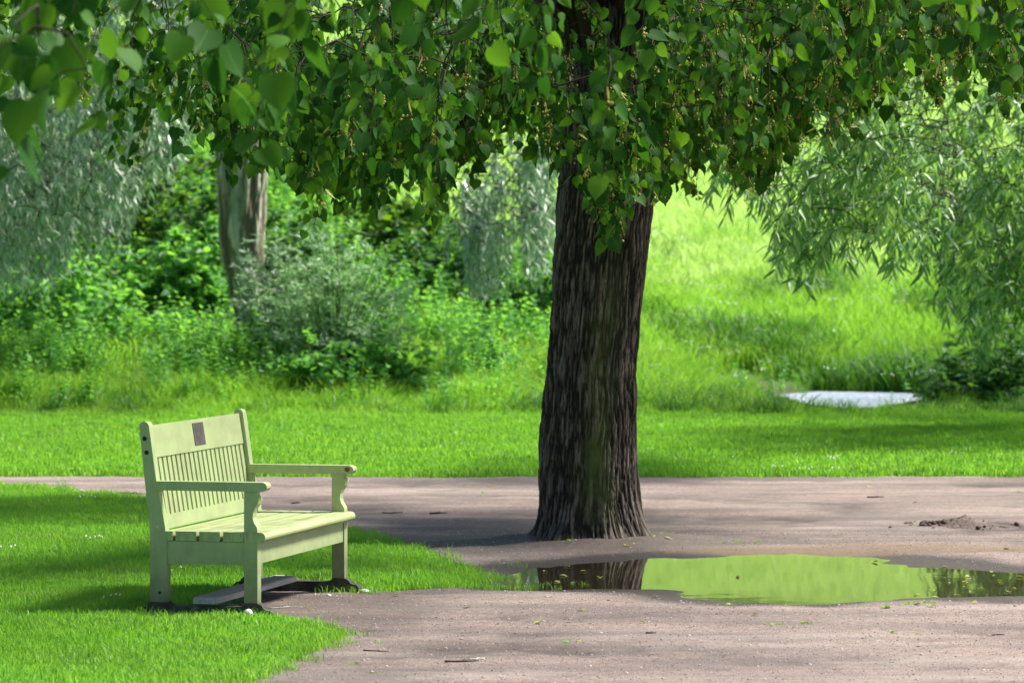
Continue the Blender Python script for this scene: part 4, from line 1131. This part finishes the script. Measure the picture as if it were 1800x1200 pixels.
# ------------------------------------------------------------------ trees beyond
def far_tree(px, Yd, hgt, crown_r, base, lmat, lab, seed, lsz=.26, n=3200, trunk_r=.22, lean=0):
    x = sx(px, Yd); z = float(H0(np.array([x]), np.array([min(Yd, 109)]))[0]) - .1
    root = np.array([x, Yd, z]); g = np.random.default_rng(seed)
    e = empty('background_tree', root, label=lab, cat='tree', group='trees on the hillside')
    P = bez(np.zeros(3), np.array([lean * .2, 0, hgt * .3]), np.array([lean * .6, 0, hgt * .5]), np.array([lean, 0, hgt * .85]), 10)
    mb = MB(); V, F = tube(P, np.linspace(trunk_r * 1.25, trunk_r * .25, 10), 10); mb.add(V, F); link('trunk', mb.mesh('far_trunk', M['branch_bark']), e)
    lm = MB(); mb = MB(); nc = 34
    cz = (base + hgt) / 2; rz = (hgt - base) / 2
    for k in range(nc):
        v = unit(g.normal(size=3)) * g.uniform(.35, 1) ** .6
        c = v * [crown_r, crown_r, rz] + [lean * .6, 0, cz]; r = crown_r * g.uniform(.22, .42)
        s0 = P[int(np.clip((c[2] - 1.2) / (hgt * .85) * 9, 2, 9))]
        Q = bez(s0, s0 + (c - s0) * .4 + [0, 0, .2], s0 + (c - s0) * .8 + [0, 0, .2], c, 5); V, F = tube(Q, np.linspace(.06, .012, 5), 4, False); lm.add(V, F)
        m_ = n // nc; q = unit(g.normal(size=(m_, 3))) * (g.uniform(.15, 1, m_) ** .45)[:, None] * r * np.array([1, 1, .8]) + c
        place(mb, BROAD, q, g.normal(0, .6, (m_, 3)) + [0, 0, -.6], g.normal(0, .6, (m_, 3)) + [0, 0, .7], g.uniform(.6, 1.2, m_) * lsz)
    link('limbs', lm.mesh('limbs', M['branch_bark']), e); fo = link('foliage', mb.mesh('far_foliage', lmat), e); fo['kind'] = 'stuff'
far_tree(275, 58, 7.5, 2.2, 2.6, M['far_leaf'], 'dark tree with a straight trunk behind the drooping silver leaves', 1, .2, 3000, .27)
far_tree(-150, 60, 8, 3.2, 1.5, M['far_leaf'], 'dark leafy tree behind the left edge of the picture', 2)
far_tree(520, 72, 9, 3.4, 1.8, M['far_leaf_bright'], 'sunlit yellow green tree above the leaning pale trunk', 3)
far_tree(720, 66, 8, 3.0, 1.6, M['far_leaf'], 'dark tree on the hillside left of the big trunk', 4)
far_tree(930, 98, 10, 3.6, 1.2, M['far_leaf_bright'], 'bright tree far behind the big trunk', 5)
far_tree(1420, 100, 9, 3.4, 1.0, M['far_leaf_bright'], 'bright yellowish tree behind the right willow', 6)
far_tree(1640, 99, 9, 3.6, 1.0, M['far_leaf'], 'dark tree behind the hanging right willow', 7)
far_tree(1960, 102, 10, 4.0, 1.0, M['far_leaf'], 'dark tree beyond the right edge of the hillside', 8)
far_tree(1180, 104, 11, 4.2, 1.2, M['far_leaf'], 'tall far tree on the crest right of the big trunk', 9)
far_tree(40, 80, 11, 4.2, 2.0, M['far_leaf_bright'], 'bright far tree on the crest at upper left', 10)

# ------------------------------------------------------------------ small things on the ground
def rock(name, pos, r, mat, seed, squash=.6, **k):
    g = np.random.default_rng(seed); bm = bmesh.new(); bmesh.ops.create_icosphere(bm, subdivisions=2, radius=1)
    for v in bm.verts:
        q = 1 + (.9 if name == 'clod' else .35) * (vnoise(np.array([v.co.x * 1.8 + seed]), np.array([v.co.y * 1.8 + v.co.z * 2.3]), seed)[0] - .5) + g.normal(0, .05)
        v.co = Vector((v.co.x * r * q, v.co.y * r * q, v.co.z * r * q * squash))
    me = bpy.data.meshes.new(name); bm.to_mesh(me); bm.free(); me.materials.append(mat)
    for p in me.polygons: p.use_smooth = True
    return me
m, t = newmat('soil'); n1 = noise(t, 30, 5, .65)
out(t, prin(t, ramp(t, n1, [(.3, (.06, .045, .038)), (.55, (.15, .115, .10)), (.75, (.25, .2, .18))]), .95, .2, bump(t, n1, .8, .02))); M['soil'] = m
m, t = newmat('pale_stone'); out(t, prin(t, ramp(t, noise(t, 30, 4), [(.3, (.55, .55, .55)), (.7, (.8, .8, .8))]), .6, .4)); M['pale_stone'] = m
m, t = newmat('dead_twig'); out(t, prin(t, ramp(t, noise(t, 40, 4), [(.3, (.05, .035, .028)), (.7, (.14, .10, .08))]), .85, .2)); M['dead_twig'] = m
m, t = newmat('bleached_twig'); out(t, prin(t, ramp(t, noise(t, 40, 4), [(.3, (.5, .45, .4)), (.7, (.75, .7, .63))]), .8, .2)); M['bleached'] = m
M['fallen'] = leaf_mat('fallen_leaf', [(.20, .26, .05), (.32, .34, .08), (.42, .38, .16)], [(.3, .35, .05), (.3, .35, .05)], .2, .6, .3)

# heap of loose earth beside the hole at the right edge
hz = float(H(HEAP[:1], HEAP[1:])[0])
heap = empty('soil_heap', (HEAP[0], HEAP[1], hz), label='heap of dark loose earth beside a small hole at the right of the path', cat='soil heap')
heap.scale = (.85, .85, .75)
X, Y, F = grid(-.42, .42, -.5, .5, .03, .03)
q = np.hypot(X / .36, Y / .44)
Z = .06 * sm(1.0, .25, q) * (.1 + 1.9 * fbm(X * 10, Y * 6, 88, 4)) - .02
Z = Z - .10 * sm(.9, .2, np.hypot((X - (HOLE[0] - HEAP[0])) / .14, (Y - 0.02) / .26))
mb = MB(); mb.add(np.stack([X, Y, Z], 1), F); link('mound', mb.mesh('mound', M['soil']), heap)
clods = [rock('clod', None, 1.0, M['soil'], 40 + k, .7) for k in range(4)]
for k in range(90):
    a = rng.random(); u = -.36 + .5 * a + rng.normal(0, .05); v_ = .18 - .45 * a + rng.normal(0, .12)
    if k > 66: u, v_ = rng.normal(.0, .26), rng.normal(0, .22)
    o = bpy.data.objects.new('clod', clods[k % 4]); COL.objects.link(o); o.parent = heap
    s = .006 + .022 * rng.random() ** 2; o.scale = (s * rng.uniform(.8, 1.25), s, s * rng.uniform(.9, 1.5))
    zz = float(np.interp(np.hypot(u / .36, v_ / .44), [0, 1], [.05, .0]))
    o.location = (u, v_, zz); o.rotation_euler = (0, 0, rng.random() * 6)

def fallen_twig(px, py, ln, ang_, mat, r, lab, seed):
    g = np.random.default_rng(seed); p = ground_pt(px, py); n = 9
    tt = np.linspace(-.5, .5, n); wig = np.cumsum(g.normal(0, .012, n)) * ln * 3
    x = p[0] + tt * ln * math.cos(ang_) - wig * math.sin(ang_); y = p[1] + tt * ln * math.sin(ang_) + wig * math.cos(ang_)
    z = H(x, y) + r * .7
    P = np.stack([x, y, z], 1); org = np.array([p[0], p[1], float(H(p[:1], p[1:])[0])])
    mb = MB(); V, F = tube(P - org, np.linspace(r, r * .45, n), 6); mb.add(V, F)
    k = n // 2; b = P[k] - org; V, F = tube(np.stack([b, b + [ln * .1 * math.cos(ang_ + .7), ln * .16 * math.sin(ang_ + .7), r], b + [ln * .2 * math.cos(ang_ + .7), ln * .3 * math.sin(ang_ + .7), 0]]), [r * .5, r * .4, r * .25], 5); mb.add(V, F)
    o = link('fallen_twig', mb.mesh('fallen_twig', mat)); o.location = org
    return tag(o, lab, 'twig', 'fallen twigs on the gravel')
fallen_twig(812, 1166, .15, .1, M['dead_twig'], .006, 'short dark twig on the gravel near the bottom of the picture', 1)
fallen_twig(838, 1160, .08, .5, M['bleached'], .004, 'pale broken twig tip touching the short dark twig', 2)
fallen_twig(500, 1072, .17, .35, M['bleached'], .0035, 'bleached crooked twig on the bare earth under the bench', 3)
fallen_twig(770, 903, .12, .1, M['dead_twig'], .008, 'dark stick on the path left of the big trunk', 4)
fallen_twig(520, 884, .06, .1, M['dead_twig'], .007, 'dark chip of wood on the path behind the armrest', 5)
fallen_twig(690, 902, .14, .05, M['dead_twig'], .006, 'thin stick on the shaded path behind the bench', 6)
fallen_twig(1540, 875, .12, .05, M['dead_twig'], .007, 'thin stick on the pale path at right', 7)
fallen_twig(1755, 1115, .06, .3, M['dead_twig'], .004, 'tiny dark stick on the front gravel at right', 8)
fallen_twig(1145, 1116, .05, .1, M['dead_twig'], .005, 'tiny dark stick on the front gravel below the trunk', 9)
fallen_twig(660, 1145, .12, .2, M['dead_twig'], .004, 'thin twig on the gravel right of the lawn tongue', 10)
fallen_twig(232, 870, .2, .1, M['dead_twig'], .008, 'dark twig on the path just behind the bench', 11)
fallen_twig(1320, 985, .2, 1.2, M['dead_twig'], .004, 'bent twig ring standing in the far edge of the puddle', 12)

me = rock('pale_stone', None, .028, M['pale_stone'], 9, 1.05)
p = ground_pt(437, 1087); o = link('pale_stone', me); o.location = (p[0], p[1] - .06, .022); tag(o, 'round white stone in the grass at the near bench foot', 'stone')
me = rock('pale_stone', None, .03, M['pale_stone'], 12, .4)
p = ground_pt(640, 1042); o = link('pale_stone', me); o.location = (p[0], p[1], .008); tag(o, 'flat pale stone beside the far bench foot', 'stone')
me = rock('pale_stone', None, .014, M['pale_stone'], 15, .6)
p = ground_pt(577, 1049); o = link('pale_stone', me); o.location = (p[0], p[1], .006); tag(o, 'small white pebble on bare earth in front of the far foot', 'stone')

mb = MB(); mb.add(*LIME_HI[1]); fl = mb.mesh('fallen_leaf', M['fallen'])
def drop(px, py, zoff, s, lab, grp, water=False):
    p = ground_pt(px, py); z = WATER_Z + .003 if water else float(H(p[:1], p[1:])[0]) + zoff
    o = bpy.data.objects.new('fallen_leaf', fl); COL.objects.link(o); o.location = (p[0], p[1], z)
    o.rotation_euler = (rng.normal(0, .15), rng.normal(0, .15), rng.random() * 6.28); o.scale = (s, s, s)
    tag(o, lab, 'leaf', grp)
for px, py in ((960, 1000), (985, 1008), (1000, 992), (1030, 1000), (1055, 1010), (1010, 1020), (975, 1018), (1300, 1010), (1540, 984), (1658, 992), (1690, 1012), (1700, 1020), (1740, 1000), (1762, 1016), (1775, 1036), (1722, 1030), (1680, 1042), (1640, 1046), (1610, 1040), (1790, 1010)):
    drop(px, py, 0, rng.uniform(.025, .045), 'small yellowish leaf floating on the big puddle', 'leaves floating on the puddle', True)
for px, py in ((1326, 1084), (1556, 1072), (1620, 1066), (1636, 1070), (1360, 1100), (1412, 1096), (1576, 1116), (1402, 1106), (1718, 1062), (1286, 1066), (1128, 1098), (1014, 1128), (820, 1070), (740, 972), (1775, 970), (1610, 884), (1530, 856), (860, 854), (1020, 1074), (950, 1098), (1150, 1048), (700, 1052)):
    drop(px, py, .006, rng.uniform(.025, .05), 'small yellow green leaf lying on the gravel', 'leaves fallen on the gravel')
for k in range(14):
    drop(rng.uniform(1640, 1800), rng.uniform(1004, 1044), 0, rng.uniform(.015, .03), 'small yellowish leaf floating on the big puddle', 'leaves floating on the puddle', True)
for k in range(16):
    drop(rng.uniform(930, 1180), rng.uniform(946, 966), .006, rng.uniform(.02, .04), 'small yellow green leaf lying on the gravel', 'leaves fallen on the gravel')
# little weeds in the gravel
mw = [blade_patch(22, .05, .05, .006, 1.6, 700 + k).mesh('sprouts', M['lawn_blade']) for k in range(3)]
pts = np.array([ground_pt(*p) for p in ((1545, 1070), (1570, 1068), (1600, 1066), (1625, 1068), (1640, 1062), (1330, 958), (1270, 956), (1360, 1098), (1414, 1098), (1570, 1116), (1012, 1128), (760, 985), (870, 852), (1090, 956), (1155, 942), (1160, 938), (985, 958), (1025, 948), (1790, 866), (845, 868), (660, 1185), (620, 1170), (650, 1130), (610, 1125))])
pts = np.concatenate([pts + rng.normal(0, .04, pts.shape) for k in range(2)])
scatter('gravel_weeds', np.stack([pts[:, 0], pts[:, 1], H(pts[:, 0], pts[:, 1]) - .003], 1), rng.uniform(.25, .65, len(pts)), mw, 'tiny green sprouts in the gravel', 'weeds')
# loose grit
M['gravel_chip'] = leaf_mat('gravel_chip', [(.16, .12, .105), (.30, .24, .21), (.44, .37, .34), (.6, .55, .5)], [(.2, .2, .2), (.2, .2, .2)], 0.0, .9, .2)
grit = []
for k in range(3):
    g = np.random.default_rng(60 + k); bm = bmesh.new(); bmesh.ops.create_icosphere(bm, subdivisions=1, radius=1)
    for v in bm.verts: v.co = Vector((v.co.x * g.uniform(.8, 1.3), v.co.y * g.uniform(.8, 1.2), v.co.z * .6))
    me = bpy.data.meshes.new('grit'); bm.to_mesh(me); bm.free(); me.materials.append(M['gravel_chip'] if 'gravel_chip' in M else M['soil']); grit.append(me)
x, y = pts_in(16000, -1.6, 3.6, 16.8, 26, lambda x, y: (poly_sd(LAWN, x, y) > 0) * (poly_sd(PUD, x, y) > .1) * np.clip(1.3 - (y - 17) * .09, .25, 1))
scatter('loose_grit', np.stack([x, y, H(x, y) + .001], 1), rng.uniform(.002, .0048, len(x)) * np.where(rng.random(len(x)) < .03, 2.0, 1), grit, 'loose grit strewn over the gravel path', 'gravel')
